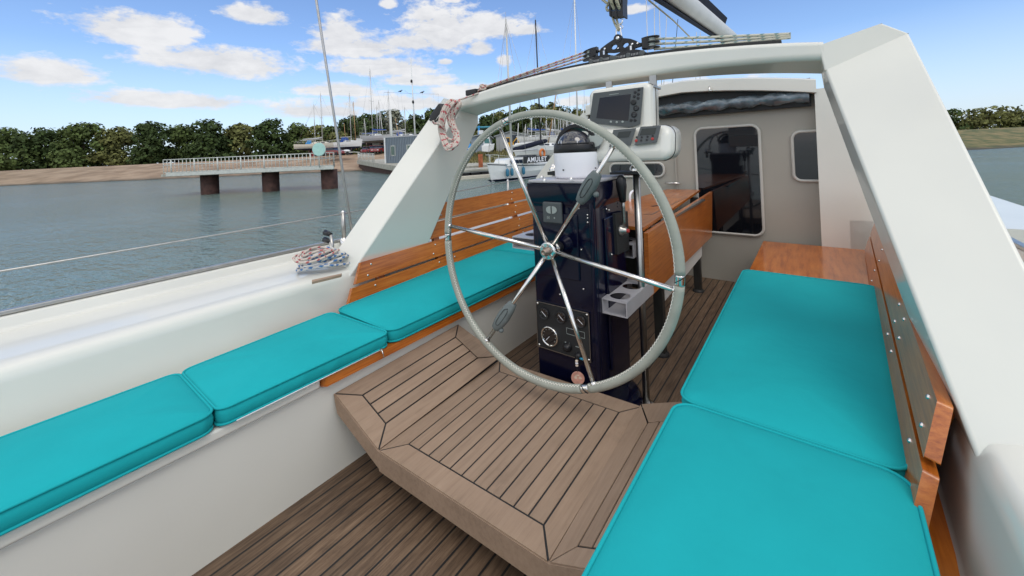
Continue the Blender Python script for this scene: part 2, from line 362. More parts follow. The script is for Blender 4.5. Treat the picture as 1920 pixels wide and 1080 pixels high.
# ------------------------------------------------------------------ cushions
def cushion(label, A, B, Cc, Dd, z0, z1, r=.03, seed=0, group='turquoise seat cushions of the cockpit'):
    """A aft-inboard, B forward-inboard, C forward-outboard, D aft-outboard (x,y)"""
    A, B, Cc, Dd = map(Vector, (A, B, Cc, Dd)); w_ = ((B-A).length+(Cc-Dd).length)/2; h_ = ((Dd-A).length+(Cc-B).length)/2
    rn = random.Random(seed)
    def mp(u, v, z):
        s = u/w_+.5; q = v/h_+.5; p = lerp(lerp(A, B, s), lerp(Dd, Cc, s), q); return Vector((p.x, p.y, z))
    def ring(ins, z, rr, wob=0.0):
        ins = min(ins, .40*min(w_, h_)*(.55+ins*2.2) if ins > .1 else ins)
        q0 = rrect(w_-2*ins, h_-2*ins, max(rr-ins, .008), 6); out = []; m_ = len(q0)
        for i in range(m_):
            a_, b_ = Vector(q0[i]), Vector(q0[(i+1) % m_]); k_ = 34 if i % 7 == 6 else 1
            for j in range(k_): out.append(lerp(a_, b_, j/k_))
        res = []
        for i, p_ in enumerate(out):
            L1 = p_.x*31+p_.y*27; wv = math.sin(L1*1.7+seed)+.8*math.sin(L1*3.9+seed*2.1)+.6*math.sin(L1*7.3+z*60)
            d_ = p_.normalized(); res.append(mp(p_.x+d_.x*wob*wv, p_.y+d_.y*wob*wv, z+wob*.5*math.sin(L1*2.3+seed)))
        return res
    t = thing('seat_cushion', label, 'cushion', (sum((A.x, Cc.x))/2, (A.y+Cc.y)/2, z0), group)
    H = z1-z0
    rings = [ring(.012, z0, r), ring(.002, z0+.004, r), ring(-.003, z0+H*.35, r, .0016), ring(-.004, z0+H*.6, r, .0013), ring(0, z1-.003, r), ring(.004, z1, r), ring(.02, z1+.004, r), ring(.045, z1+.008, r, .0010), ring(.08, z1+.012, r, .0014), ring(.13, z1+.014, r, .0014), ring(.19, z1+.015, r)]
    # light creasing of the sides
    k0 = [rn.uniform(0, 6) for _ in range(4)]
    for ri in (2, 3):
        for i, p in enumerate(rings[ri]):
            pass
    m = MB().loft(rings, caps=True, smooth=True); c = m.build('cover', TEALF, t)
    for p in c.data.polygons:
        if len(p.vertices) > 4: p.use_smooth = False
    MB().tube(ring(-.0015, z1-.001, r), .0038, 8, closed=True).build('piping', TEALP if 0 else TEALF, t)
    MB().tube(ring(.0025, z1-.0055, r), .0022, 6, closed=True).build('piping_seam', TEALP, t)
    MB().tube(ring(-.0005, z0+.006, r), .0036, 8, closed=True).build('piping', TEALF, t)
    return t
ZC0, ZC1 = 1.165, 1.218
cushion('long turquoise port cushion in front of the slatted seat back, behind the wheel', (-1.338, .925), (-1.338, 2.13), (-1.85, 2.10), (-1.752, .925), ZC0, ZC1, .045, 1)
a = cushion('short turquoise port cushion with a zip pull at its corner, beside the teak platform', (-1.338, .36), (-1.338, .915), (-1.745, .895), (-1.70, .36), ZC0, ZC1, .03, 2)
z = MB(); p = Vector((-1.336, .872, ZC0+.006)); z.box(p+V(.004, 0, 0), (.006, .012, .008)); z.tube([p+V(.008, 0, 0), p+V(.014, .002, -.018), p+V(.012, .004, -.03)], .0022, 6); z.build('zip_pull', STEEL, a)
z = MB(); z.tube([V(-1.335, .40, ZC0+.004), V(-1.335, .87, ZC0+.004)], .002, 6); z.build('zip', WHITEP, a)
cushion('turquoise port cushion beyond the pedestal, farthest forward on the port seat', (-1.338, 2.145), (-1.338, 3.3), (-1.90, 3.3), (-1.853, 2.115), ZC0, ZC1, .04, 3)
cushion('turquoise port cushion at the far aft end of the port seat', (-1.338, -.9), (-1.338, .35), (-1.70, .35), (-1.70, -.9), ZC0, ZC1, .03, 6)
cushion('large turquoise starboard cushion nearest the camera, overlapping the teak platform', (-.320, -.6), (-.312, 1.085), (.13, 1.085), (.09, -.6), ZC0, ZC1+.002, .045, 4)
cushion('turquoise starboard cushion forward of the nearest one, above the dark deck planks', (-.312, 1.098), (-.318, 2.4), (.2, 2.4), (.13, 1.098), ZC0, ZC1+.002, .04, 5)

# ------------------------------------------------------------------ slatted seat backs
def slat_back(side):
    f = (lambda x: x) if side == 'port' else mx
    t = BENCH[side]
    def xb(y, z): return -1.775-.052*(y-1)-.30*(z-1.2)
    rows = [(1.185, 1.273, .985, 3.3), (1.285, 1.376, 1.055, 3.3), (1.391, 1.481, 1.525, 3.3), (1.493, 1.588, 1.60, 3.3)]
    for (z0, z1, y0, y1) in rows:
        b = MB(); dz = (z1-z0)*.5
        lo = [(y0, z0), (y1, z0), (y1, z1), (y0+dz*1.15, z1)]
        fr = [V(f(xb(y, z)), y, z) for y, z in lo]; nrm = V(-.022*(1 if side == 'port' else -1), 0, -.0066)
        b.loft([fr, [q+nrm for q in fr]]); b.build('slat', VARN, t, bevel=.005)
    for (z0, z1, y0, y1) in rows:
        for yy in (1.13, 1.585, 1.70, 2.5):
            if yy < y0+.05: continue
            for k, zz in enumerate((z0+.022, z1-.022)):
                sc = MB()
                y = yy+.03*k+ (0.02 if yy > 1.6 else 0); x = xb(y, zz); sc.lathe((f(x)+(-.001 if side == 'port' else .001), y, zz), (1 if side == 'port' else -1, 0, .3), [(0, .0055), (.004, .005), (.0052, .002)], 10); sc.build('screw', STEEL, t)
    for y in (1.22, 1.66, 2.55, 3.1):
        top = 1.376 if y < 1.5 else 1.588
        a = V(f(xb(y, 1.17)-.024), y, 1.17); b_ = V(f(xb(y, top)-.024), y, top-.01)
        k = MB(); sgn = -1 if side == 'port' else 1; w2 = .022
        k.loft([[a+V(0, -w2, 0), a+V(0, w2, 0), a+V(sgn*.028, w2, 0), a+V(sgn*.028, -w2, 0)], [b_+V(0, -w2, 0), b_+V(0, w2, 0), b_+V(sgn*.028, w2, 0), b_+V(sgn*.028, -w2, 0)]]); k.build('upright', VARN, t, bevel=.003)
slat_back('port'); slat_back('starboard')

# ------------------------------------------------------------------ teak helmsman's platform
A0, B0 = V(-1.367, .70, 1.079), V(-1.367, 1.311, 1.094)
A1, B1 = V(-1.1446, .7228, .958), V(-1.163, 1.366, .958)
A2, B2 = V(-.5146, .7425, .958), V(-.5251, 1.395, .958)
A3, B3 = V(-.292, .72, 1.079), V(-.292, 1.335, 1.094)
# the helm step is one rigid thing: three panels fixed edge to edge
plat = thing('foot_platform', 'pale weathered teak foot platform with black caulked seams and upturned sides, below the wheel', 'platform', (CX, 1.05, .88))
TH = .062
def panel(name, a, b, c, d, plks, down):
    """a,b aft corners (left,right), d,c forward corners"""
    n = (b-a).cross(d-a).normalized()
    if n.z < 0: n = -n
    core = MB(); core.loft([[a, b, c, d], [q+down for q in (a, b, c, d)]]); o = core.build('panel_core', TEAK, plat, bevel=.0)
    cen = (a+b+c+d)/4
    ck = MB(); P4 = [q+(cen-q).normalized()*.006 for q in (a, b, c, d)]; ck.loft([[q+n*.0004 for q in P4], [q+n*.0016 for q in P4]]); ck.build('caulking', CAULK, o)
    u = (b-a).normalized(); v = n.cross(u); pk = MB()
    for poly in plks:
        p2 = [((q-a).dot(u), (q-a).dot(v)) for q in poly]; p2 = inset(p2, .0026)
        base = [a+u*q[0]+v*q[1] for q in p2]; top2 = inset([tuple(q) for q in p2], .0007); top = [a+u*q[0]+v*q[1] for q in top2]
        pk.loft([[q+n*.0005 for q in base], [q+n*.0030 for q in base], [q+n*.0036 for q in top]])
    pk.build(name, TEAK, o)
    return o
def strips(a, b, c, d, n):     # a->b aft, d->c forward, n planks
    return [[lerp(a, b, i/n), lerp(a, b, (i+1)/n), lerp(d, c, (i+1)/n), lerp(d, c, i/n)] for i in range(n)]
ia, ib, ic, id_ = V(-1.086, .7976, .958), V(-.573, .8126, .958), V(-.5822, 1.3188, .958), V(-1.105, 1.2885, .958)
cp = [[A1, A2, ib, ia], [B1, id_, ic, B2], [A1, ia, id_, B1], [A2, B2, ic, ib]]+strips(ia, ib, ic, id_, 11)
dn = V(0, 0, -TH)
panel('planks', A1, A2, B2, B1, cp, dn)
def wing(f, name):
    a0, b0, a1, b1 = [V(f(q.x), q.y, q.z) for q in (A0, B0, A1, B1)]
    if f is mx: a0, b0, a1, b1 = A3, B3, A2, B2
    n = (a1-a0).cross(b0-a0).normalized()
    def hit(px, py):
        L0 = V(-1.367, .70, 1.079); nn = (A1-A0).cross(B0-A0).normalized(); d = ray(px, py); t = (L0-CAM).dot(nn)/d.dot(nn); q = CAM+d*t; return q
    q = [hit(*p) for p in ((679.5, 742), (723, 795), (895.3, 672), (854, 633))]
    if f is mx:
        q = [V(mx(p.x), p.y, p.z) for p in q]
        nn = n; q = [p-nn*((p-a0).dot(nn)) for p in q]
    i0, i1, j1, j0 = q
    pl = [[a0, a1, i1, i0], [b0, j0, j1, b1], [a0, i0, j0, b0], [a1, b1, j1, i1]]+strips(i0, i1, j1, j0, 3)
    panel(name, a0, a1, b1, b0, pl, V(.018 if f is not mx else -.018, 0, -TH*.98))
wing(lambda x: x, 'planks'); wing(mx, 'planks')
s = MB()
s.box((-.83, 1.14, .848), (.50, .44, .094))
s.build('shade_plinth', BLACKM, plat)  # hidden black block added to deepen the shade below the platform

# ------------------------------------------------------------------ pedestal
ped = thing('steering_pedestal', 'glossy navy blue steering pedestal carrying the gauge panel and compass', 'pedestal', (-.84, 1.57, .8))
PX0, PX1, PY0, PY1 = -.992, -.692, 1.42, 1.722
body = MB().box(((PX0+PX1)/2, (PY0+PY1)/2, 1.245), (PX1-PX0, PY1-PY0, .89)).build('body', NAVY, ped, bevel=.012, seg=3)
MB().loft([[V(PX0, PY0, 1.66), V(PX1, PY0, 1.66), V(PX1, PY1, 1.66), V(PX0, PY1, 1.66)], [V(PX0-.012, PY0-.014, 1.70), V(PX1+.012, PY0-.014, 1.70), V(PX1+.012, PY1+.012, 1.70), V(PX0-.012, PY1+.012, 1.70)], [V(PX0-.012, PY0-.014, 1.758), V(PX1+.012, PY0-.014, 1.758), V(PX1+.012, PY1+.012, 1.758), V(PX0-.012, PY1+.012, 1.758)]]).build('shoulder', NAVY, ped, bevel=.008)
MB().box(((PX0+PX1)/2, 1.571, 1.766), (.312, .316, .014)).build('top_plate', ALU, ped, bevel=.004)
MB().lathe((-.835, 1.56, .80), (0, 0, 1), [(0, .235), (.028, .235), (.04, .222), (.05, .18)], 40).build('foot_flange', NAVY, ped)
MB().box((-.865, PY0-.003, 1.50), (.20, .010, .27)).build('access_cover', NAVY, ped, bevel=.006)
MB().box((PX1+.004, 1.60, 1.30), (.010, .20, .62)).build('side_cover', NAVY, ped, bevel=.006)
MB().box((PX1-.012, PY0+.002, 1.30), (.02, .02, .80)).build('corner_strip', NAVY, ped, bevel=.005)
sc = MB()
for (x, y) in ((1034.5, 372), (1101.5, 403), (1085, 391), (1101.8, 409), (1101.8, 417), (1090, 468), (1094, 542), (1086, 486), (1050, 552)):
    p = U(x, y, 1, PY0-.004); MB().lathe(p, (0, -1, 0), [(0, .004), (.002, .0035), (.003, .001)], 8).build('screw', STEEL, ped)
for (x, y) in ((1142, 394), (1137, 392), (1171, 466), (1147, 477), (1166, 381), (1166, 388)):
    p = U(x, y, 0, PX1+.010); MB().lathe(p, (1, 0, 0), [(0, .004), (.002, .0035), (.003, .001)], 8).build('screw', STEEL, ped)
# bolts on top plate
bt = MB()
for (x, y) in ((1016, 334), (1021, 340), (1071, 338), (1037, 324)):
    p = U(x, y, 2, 1.774); MB().lathe(p, (0, 0, 1), [(0, .008), (.008, .008), (.012, .004)], 10).build('bolt', STEEL, ped)
# gauge panel
gp = MB(); c0 = V(-.9835, PY0-.004, 1.051); c1 = V(-.7325, PY0-.004, 1.246)
gp.box((c0+c1)/2, (c1.x-c0.x, .006, c1.z-c0.z)); gpo = gp.build('gauge_panel', BLACKM, ped, bevel=.001)
fr = MB(); w3 = .0022; yy = PY0-.0082
for (xa, za, xb_, zb) in ((c0.x, c0.z, c1.x, c0.z), (c0.x, c1.z, c1.x, c1.z), (c0.x, c0.z, c0.x, c1.z), (c1.x, c0.z, c1.x, c1.z)):
    fr.box(((xa+xb_)/2, yy+.002, (za+zb)/2), (abs(xb_-xa)+w3, .006, abs(zb-za)+w3))
fr.build('panel_edge', STEELB, gpo)
sc = MB()
for x in (c0.x+.008, c1.x-.008):
    for z in (c0.z+.008, c1.z-.008): sc.lathe((x, yy+.001, z), (0, -1, 0), [(0, .0055), (.003, .005), (.004, .001)], 10)
sc.build('corner_screws', STEEL, gpo)
def gauge(px, py, r, chrome, ang, marks):
    c = U(px, py, 1, PY0-.010); c.y = PY0-.007
    g = MB().lathe(c, (0, -1, 0), [(0, r), (.009, r), (.0105, r*.93), (.0105, r*.88), (.006, r*.84), (.006, .0001)], 32, caps=False).build('large_gauge' if chrome else 'gauge', STEEL if chrome else BLACKP, ped)
    MB().lathe(c+V(0, -.0055, 0), (0, -1, 0), [(0, r*.85), (.0012, r*.85)], 32).build('dial', GLASSD, g)
    n = MB(); d = V(math.cos(ang), 0, math.sin(ang)); cc = c+V(0, -.0075, 0); q = V(-d.z, 0, d.x)*.0009
    e0, e1 = (cc-d*r*.55, cc+d*r*.55) if not chrome else (cc-d*r*.62, cc)
    n.loft([[e0+q, e0-q, e0-q+V(0, -.001, 0), e0+q+V(0, -.001, 0)], [e1+q, e1-q, e1-q+V(0, -.001, 0), e1+q+V(0, -.001, 0)]]); n.build('needle', WHITEP, g)
    mk = MB()
    for k in range(marks):
        a = math.radians(210-240*k/(marks-1)); p = cc+V(math.cos(a), 0, math.sin(a))*r*.72; mk.box(p+V(0, .0006, 0), (.0014 if not chrome else .003, .0008, .0014 if not chrome else .003))
    mk.build('dial_marks', GREYL, g)
R_ = math.radians
gauge(1020.7, 587.6, .0245, False, R_(-42), 7); gauge(1052.5, 594.7, .0245, False, R_(-42), 7); gauge(1088.8, 602.5, .0245, False, R_(-38), 7)
gauge(1031, 630.4, .042, True, R_(48), 9)
k = MB(); q0 = U(1062, 614.5, 1, PY0-.008); q1 = U(1094, 622, 1, PY0-.008)
xa, xb2 = q0.x, q0.x+.082; za, zb = q0.z-.024, q0.z
for (x0, z0, x1, z1) in ((xa, za, xb2, za), (xa, zb, xb2, zb), (xa, za, xa, zb), (xb2, za, xb2, zb)): k.box(((x0+x1)/2, PY0-.0078, (z0+z1)/2), (abs(x1-x0)+.001, .0016, abs(z1-z0)+.001))
k.box((-.836, PY0-.0078, 1.103), (.022, .0016, .003)); k.box((-.79, PY0-.0078, 1.098), (.016, .0016, .002)); k.build('printed_marks', GREYL, gpo)
p = U(1064, 651, 1, PY0-.012); MB().lathe((p.x, PY0-.006, p.z), (0, -1, 0), [(0, .019), (.008, .018), (.012, .014), (.022, .012), (.024, .006)], 20).build('switch_knob', BLACKP, gpo)
p = U(1084, 668, 1, PY0-.012); MB().lathe((p.x, PY0-.006, p.z), (0, -1, 0), [(0, .014), (.012, .013), (.016, .006)], 16).build('ignition_switch', BLACKP, gpo)
# bow thruster panel
tc_ = MB().box((-.8753, PY0-.0125, 1.638), (.091, .016, .088)).build('thruster_panel', GREYP, ped, bevel=.006)
for sgn in (-1, 1):
    pts = [V(-.8753+sgn*.0035, PY0-.0205, 1.667)]
    for k in range(9):
        a = math.radians(90-180*k/8); pts.append(V(-.8753+sgn*(.0035+.0225*math.cos(a)**.9 if math.cos(a) > 1e-4 else .0035), PY0-.0205, 1.650+.0155*math.sin(a)))
    pts = pts[1:]
    MB().prism(pts, (0, -.003, 0)).build('thruster_button', GREYL, tc_, bevel=.0008)
m = MB()
for (dx, dz, s_) in ((-.017, -.021, .011),):
    x = -.8753+dx; z = 1.638+dz
    for (a, b, c_, d_) in ((0, s_/2, s_, .0012), (0, -s_/2, s_, .0012), (-s_/2, 0, .0012, s_), (s_/2, 0, .0012, s_), (0, 0, .004, .005), (-.002, 0, .0012, .007)): m.box((x+a, PY0-.0212, z+b), (c_, .0014, d_))
m.lathe((-.8753+.012, PY0-.0205, 1.617), (0, -1, 0), [(0, .0035), (.001, .003)], 12); m.build('panel_marks', GREYL, tc_)
# throttle on the starboard face
pl = MB(); q = [U(1145, 400, 0, PX1+.001), U(1172, 394, 0, PX1+.001), U(1173.5, 466, 0, PX1+.001), U(1149.6, 477, 0, PX1+.001)]
q = [V(PX1+.009, min(p.y, 1.712), p.z) for p in q]; pl.prism(q, (.012, 0, 0)); th = pl.build('throttle_plate', BLACKM, ped, bevel=.004)
pv = V(PX1+.02, 1.622, 1.542)
MB().lathe(pv, (1, 0, 0), [(0, .022), (.01, .022), (.014, .016), (.026, .014), (.03, .010)], 20).build('throttle_hub', STEELB, th)
MB().lathe(pv+V(.03, 0, 0), (1, 0, 0), [(0, .0085), (.008, .008), (.010, .004)], 14).build('release_button', REDB, th)
MB().tube([pv+V(.016, 0, .01), pv+V(.020, -.004, .05), pv+V(.022, -.010, .10), pv+V(.022, -.014, .135)], .007, 10, radii=[.009, .0075, .0075, .008]).build('throttle_lever', STEELB, th)
MB().tube([pv+V(.022, -.014, .125), pv+V(.022, -.018, .155), pv+V(.022, -.022, .19), pv+V(.022, -.024, .222), pv+V(.022, -.024, .238)], .02, 14, radii=[.013, .017, .022, .021, .008]).build('throttle_grip', BLACKP, th)

# cup holders: rectangular tube open at both ends with round holes in the top
def holder(x0, x1, y0, y1, z0, z1, holes, label):
    b = MB(); t = .004
    b.box(((x0+x1)/2, (y0+y1)/2, z0+t/2), (x1-x0, y1-y0, t)); b.box((x0+t/2, (y0+y1)/2, (z0+z1)/2), (t, y1-y0, z1-z0-2*t-.0002)); b.box((x1-t/2, (y0+y1)/2, (z0+z1)/2), (t, y1-y0, z1-z0-2*t-.0002))
    w_ = x1-x0; cxx = (x0+x1)/2; n = 32; ys = y0
    def rectp(a, xc, yc, hx, hy):
        c, s_ = math.cos(a), math.sin(a); k = min(hx/abs(c) if abs(c) > 1e-6 else 1e9, hy/abs(s_) if abs(s_) > 1e-6 else 1e9); return (xc+c*k, yc+s_*k)
    segs = []
    for (hy, r) in holes:
        half = w_/2; a0 = hy-half; b0 = hy+half
        if a0 > ys+1e-4: b.box((cxx, (ys+a0)/2, z1-t/2), (w_, a0-ys, t))
        for i in range(n):
            a, c = 2*PI*i/n+PI/4, 2*PI*(i+1)/n+PI/4
            o1 = rectp(a, cxx, hy, half, half); o2 = rectp(c, cxx, hy, half, half); i1 = (cxx+r*math.cos(a), hy+r*math.sin(a)); i2 = (cxx+r*math.cos(c), hy+r*math.sin(c))
            lo = [V(*o1, z1-t), V(*o2, z1-t), V(*i2, z1-t), V(*i1, z1-t)]; b.loft([lo, [q+V(0, 0, t) for q in lo]], caps=True)
        ys = b0
    if y1 > ys+1e-4: b.box((cxx, (ys+y1)/2, z1-t/2), (w_, y1-ys, t))
    o = b.build('cup_holder', ALU, ped, label=label)
    return o
holder(-.692+.001, -.5885, 1.450, 1.765, 1.243, 1.302, [(1.512, .0405), (1.642, .0405)], 'grey twin cup holder on the starboard side below the throttle')
holder(-1.128, -.9935, 1.450, 1.71, 1.452, 1.506, [(1.53, .040), (1.665-.003, .040)], 'grey twin cup holder on the port side near the seat')
holder(-.80, -.662, 1.735, 1.874, 1.394, 1.456, [(1.8045, .04)], 'grey cup holder on the forward side')

# ------------------------------------------------------------------ compass
cb = thing('compass', 'white and black binnacle compass with a clear dome on top of the navy pedestal', 'compass', (-.832, 1.55, 1.773))
cc = V(-.832, 1.555, 0)
MB().lathe((cc.x, cc.y, 1.773), (0, 0, 1), [(0, .086), (.004, .094), (.012, .0965), (.105, .0985), (.112, .097)], 48).build('base', WHITEP, cb)
MB().lathe((cc.x, cc.y, 1.885), (0, 0, 1), [(-.001, .097), (.0, .0985), (.018, .0975), (.030, .096), (.034, .094), (.034, .08), (.02, .079)], 48, caps=False).build('collar', BLACKP, cb)
MB().lathe((cc.x, cc.y, 1.905), (0, 0, 1), [(0, .001), (.0, .078), (.01, .078)], 40, caps=False).build('gimbal_ring', BLACKM, cb)
gl = mat('dome_glass', (.012, .012, .02), .03, var=.9, vs=14, spec=.8, coat=1.0, bump=.05, bs=5)
MB().ball((cc.x, cc.y-.008, 1.905), .0775, 36, (1, 1, 1.0)).build('dome', gl, cb)
MB().lathe((cc.x, cc.y-.008, 1.922), (0, 0, 1), [(-.002, .0782), (.0, .079), (.003, .0782)], 40, caps=False).build('card_ring', BLACKM, cb)
mk = MB()
mk.box((cc.x-.028, cc.y-.078, 1.925), (.003, .003, .026)); mk.box((cc.x+.045, cc.y-.069, 1.925), (.003, .003, .026)); mk.build('lubber_line', WHITEP, cb)
# hood arching over the forward half of the dome
hd = MB(); hl = []
for i in range(13):
    a = PI*i/12; ring = []
    for (dy, rr) in ((-.012, .106), (-.012, .086), (.03, .084), (.06, .072), (.062, .088), (.03, .106)):
        ring.append(V(cc.x-rr*math.cos(a), cc.y+.012+dy, 1.908+rr*math.sin(a)*.97))
    hl.append(ring)
hd.loft(hl, smooth=False).build('hood', BLACKP, cb, bevel=.003)
for sx in (-1, 1): MB().lathe((cc.x+sx*.078, cc.y-.02, 1.915), (sx, 0, 0), [(0, .012), (.014, .012), (.018, .008)], 14).build('pivot', BLACKP, cb)
MB().box((cc.x-.012, cc.y-.0975, 1.812), (.006, .004, .006)).build('badge', BLACKM, cb)
MB().lathe(U(1117, 315, 1, cc.y-.06), (0, -1, 0), [(0, .003), (.004, .003)], 8).build('side_screw', BLACKM, cb)

# ------------------------------------------------------------------ stainless hoop
gr = thing('grab_hoop', 'polished stainless hoop standing on the deck and arching over the compass', 'grab rail', (CX, 1.68, .8))
HX, HY = .226, 1.655
pole = MB().cyl((CX+HX, HY, .803), (CX+HX, HY, 1.80), .0145, 16).build('post', STEELB, gr)
pole = MB().cyl((CX-HX+.02, HY+.05, 1.72), (CX-HX+.02, HY+.05, 1.80), .0145, 16).build('post', STEELB, gr)
pts = []
for i in range(25):
    a = PI*i/24; cxh = CX+.01; hw = HX-.004
    pts.append(V(cxh+(hw if math.cos(a) > 0 else hw-.035)*math.copysign(abs(math.cos(a))**.8, math.cos(a)), HY+.03*(i/24), 1.82+.205*math.sin(a)**.85))
pts = [V(CX+HX, HY, 1.79)]+pts+[V(CX-HX+.02, HY+.045, 1.79)]
MB().tube(spline(pts, 3), .0115, 14).build('hoop', STEEL, gr)
for p in (V(CX+HX, HY, 1.795), V(CX-HX+.02, HY+.045, 1.795)): MB().lathe(p, (0, 0, 1), [(0, .026), (.012, .026), (.022, .018), (.034, .015)], 20).build('collar', STEEL, gr)
b = MB(); b.prism([V(-.70, 1.60, 1.782), V(-.58, HY-.03, 1.782), V(-.575, HY+.03, 1.782), V(-.70, 1.72, 1.782)], (0, 0, .010)); b.build('bracket', BLACKM, gr, bevel=.002)
b = MB(); b.prism([V(-.98, 1.66, 1.7745), V(-1.06, 1.67, 1.7745), V(-1.06, 1.73, 1.7745), V(-.98, 1.74, 1.7745)], (0, 0, .016)); b.build('bracket', BLACKM, gr, bevel=.002)
MB().lathe((CX+HX, HY, .801), (0, 0, 1), [(0, .035), (.006, .034), (.01, .018)], 20).build('foot', STEEL, gr)

# ------------------------------------------------------------------ steering wheel
WC = V(-.8317, 1.2283, 1.535); wpt = -.0193
EX = V(1, 0, 0); WN = V(0, math.cos(wpt), math.sin(wpt)); EZ = EX.cross(WN)
def wr(t):
    return .49908+.00158*math.cos(t)-.00083*math.sin(t)-.00326*math.cos(2*t)+.0013*math.sin(2*t)+.00497*math.cos(3*t)-.00222*math.sin(3*t)
def wp_(t, dr=0, dn_=0): r = wr(t)+dr; return WC+EX*(r*math.cos(t))+EZ*(r*math.sin(t))+WN*dn_
wh = thing('helm_wheel', 'large six spoke stainless steering wheel with a grey green stitched leather rim', 'steering wheel', tuple(V(-.8317, 1.31, 1.0)))
RT = .0152
joints = [105.0, 180.8, 290.7, 355.5]
jr = [(math.radians(a-1.9), math.radians(a+1.9)) for a in joints]
arcs = []
js = sorted(joints)
for i, a in enumerate(js):
    b2 = js[(i+1) % 4]+(360 if i == 3 else 0); arcs.append((math.radians(a+1.9), math.radians(b2-1.9)))
for (a, b2) in arcs:
    n = max(12, int((b2-a)/.03)); rim = MB().tube([wp_(a+(b2-a)*i/n) for i in range(n+1)], RT, 18).build('rim_cover', LEATH, wh)
    st = MB(); pts = []; ns = int((b2-a)*.5/.0062)
    for i in range(ns):
        t = a+(b2-a)*(i+.5)/ns; ph = math.radians(212) + (.20 if i % 2 else -.20)      # seam runs on the inner, helmsman's side
        pts.append(wp_(t, RT*1.04*math.cos(ph), RT*1.04*math.sin(ph)))
    st.tube(pts, .0017, 4, caps=False); st.build('stitching', THREAD, rim)
for (a, b2) in jr:
    j = MB().tube([wp_(a+(b2-a)*i/6) for i in range(7)], RT*.93, 18).build('rim_joint', STEEL, wh)
    d = MB(); m2 = (a+b2)/2
    d.tube([wp_(m2-.02+.04*i/8, (RT+.0004)*math.cos(3.6+i*.25), (RT+.0004)*math.sin(3.6+i*.25)) for i in range(9)], .0012, 6); d.build('joint_gap', BLACKM, j)
HUB = U(1037, 470, 0, -.8317); HUB = V(-.8317, 1.305, U(1037, 470, 1, 1.305).z)
spokes = [110.2, 174.6, 236.5, 295.1, 351.6, 49.8]
for i, a in enumerate(spokes):
    t = math.radians(a); e = wp_(t, -RT*.8); d = (e-HUB).normalized(); s0 = HUB+d*.028
    sp = MB().tube([s0, e], .0085, 14, radii=[.0092, .0078]).build('spoke', STEEL, wh)
    MB().lathe(e-d*.006, d, [(0, .0085), (.003, .0115), (.008, .0115)], 14).build('spoke_ferrule', STEEL, sp)
    if i in (2, 5):
        f0, f1 = (.595, .80) if i == 2 else (.47, .74)
        L_ = (e-HUB).length; side = d.cross(WN).normalized()
        prof = [(0, .011, .011), (.004, .017, .014), (.03, .023, .017), (.075, .027, .019), (.11, .024, .018), (.135, .018, .015), (.140, .012, .011)]
        org = HUB+d*(L_*(.57 if i == 2 else .60)) if i == 2 else HUB+d*(L_*.50)
        loops = []
        for (h, rx, ry) in prof:
            c = org+d*h; loops.append([c+side*(rx*math.copysign(abs(math.cos(q))**.75, math.cos(q)))+WN*(ry*math.copysign(abs(math.sin(q))**.75, math.sin(q))) for q in [2*PI*j/20 for j in range(20)]])
        g = MB().loft(loops, smooth=True).build('spoke_grip', GRIP, wh)
        gg = MB()
        for w4 in (-1, 1):
            pth = [org+d*h+side*(w4*x)+WN*(-.0185) for h, x in ((.03, .004), (.04, .0085), (.07, .010), (.10, .0085), (.11, .004))]; gg.tube(spline(pth, 4), .0012, 6)
        for h in (.028, .112): gg.lathe(org+d*h-WN*.0145, -WN, [(0, .003), (.0032, .003)], 8)
        gg.build('grip_groove', BLACKM, g)
        kb = org+d*(.125 if i == 2 else .070)+side*(.024 if i == 2 else -.036)
        o2 = org+d*(.120 if i == 2 else .075)
        MB().tube([o2, kb], .0035, 8).build('knob_stem', STEELB, g); MB().ball(kb, .0105, 14).build('lock_knob', GRIP, g)
hub = MB().lathe(HUB-WN*.020, WN, [(-.002, .030), (0, .034), (.006, .035), (.008, .035), (.012, .033), (.03, .030), (.034, .034), (.04, .034)], 40).build('hub', STEEL, wh)
sc = MB()
for k_ in range(6):
    a = 2*PI*k_/6+.3; p = HUB-WN*.022+EX*(.0235*math.cos(a))+EZ*(.0235*math.sin(a)); sc.lathe(p, -WN, [(0, .0062), (.002, .0062), (.003, .004), (.0012, .003), (.001, .001)], 12)
sc.build('hub_bolt', STEELB, hub)
MB().lathe(HUB-WN*.022, -WN, [(0, .017), (.008, .0165), (.012, .012), (.026, .0115), (.028, .009), (.022, .004)], 24).build('hub_nut', mat('bronze_nut', (.35, .27, .22), .3, .9), hub)
MB().cyl(HUB+WN*.02, HUB+WN*.125, .019, 20).build('axle', BLACKP, wh)
MB().lathe(HUB+WN*.075, WN, [(0, .03), (.03, .042), (.042, .05)], 28).build('axle_boss', NAVY, wh)

# ------------------------------------------------------------------ key fob
kf = thing('key_fob', 'pink round key fob with beads hanging below the gauge panel behind the wheel rim', 'key fob', (-.785, 1.395, .98))
FB = mat('fob_pink', (.62, .32, .25), .5, var=.2, vs=60); FBL = mat('fob_pale', (.72, .60, .48), .5, var=.2, vs=50)
c = V(-.790, 1.392, .962); ax = V(.45, -1, .05).normalized()
c = U(1083.5, 709, 1, 1.392)
fd = MB().lathe(c, ax, [(-.0015, .025), (-.001, .0262), (.001, .0262), (.0015, .025)], 32).build('disc', FB, kf)
pt = MB()
for (dx, dz, sx, sz) in ((-.008, .002, .006, .009), (.009, .0, .006, .008), (0, .012, .007, .003), (.002, -.010, .009, .004)):
    u_ = ax.cross(V(0, 0, 1)).normalized()*-1
    cc_ = c+u_*dx+V(0, 0, dz)+ax*.0016
    pt.add([cc_+u_*(sx*math.cos(a))+V(0, 0, sz*math.sin(a)) for a in [2*PI*k/12 for k in range(12)]], [tuple(range(12))])
pt.build('disc_pattern', FBL, fd)
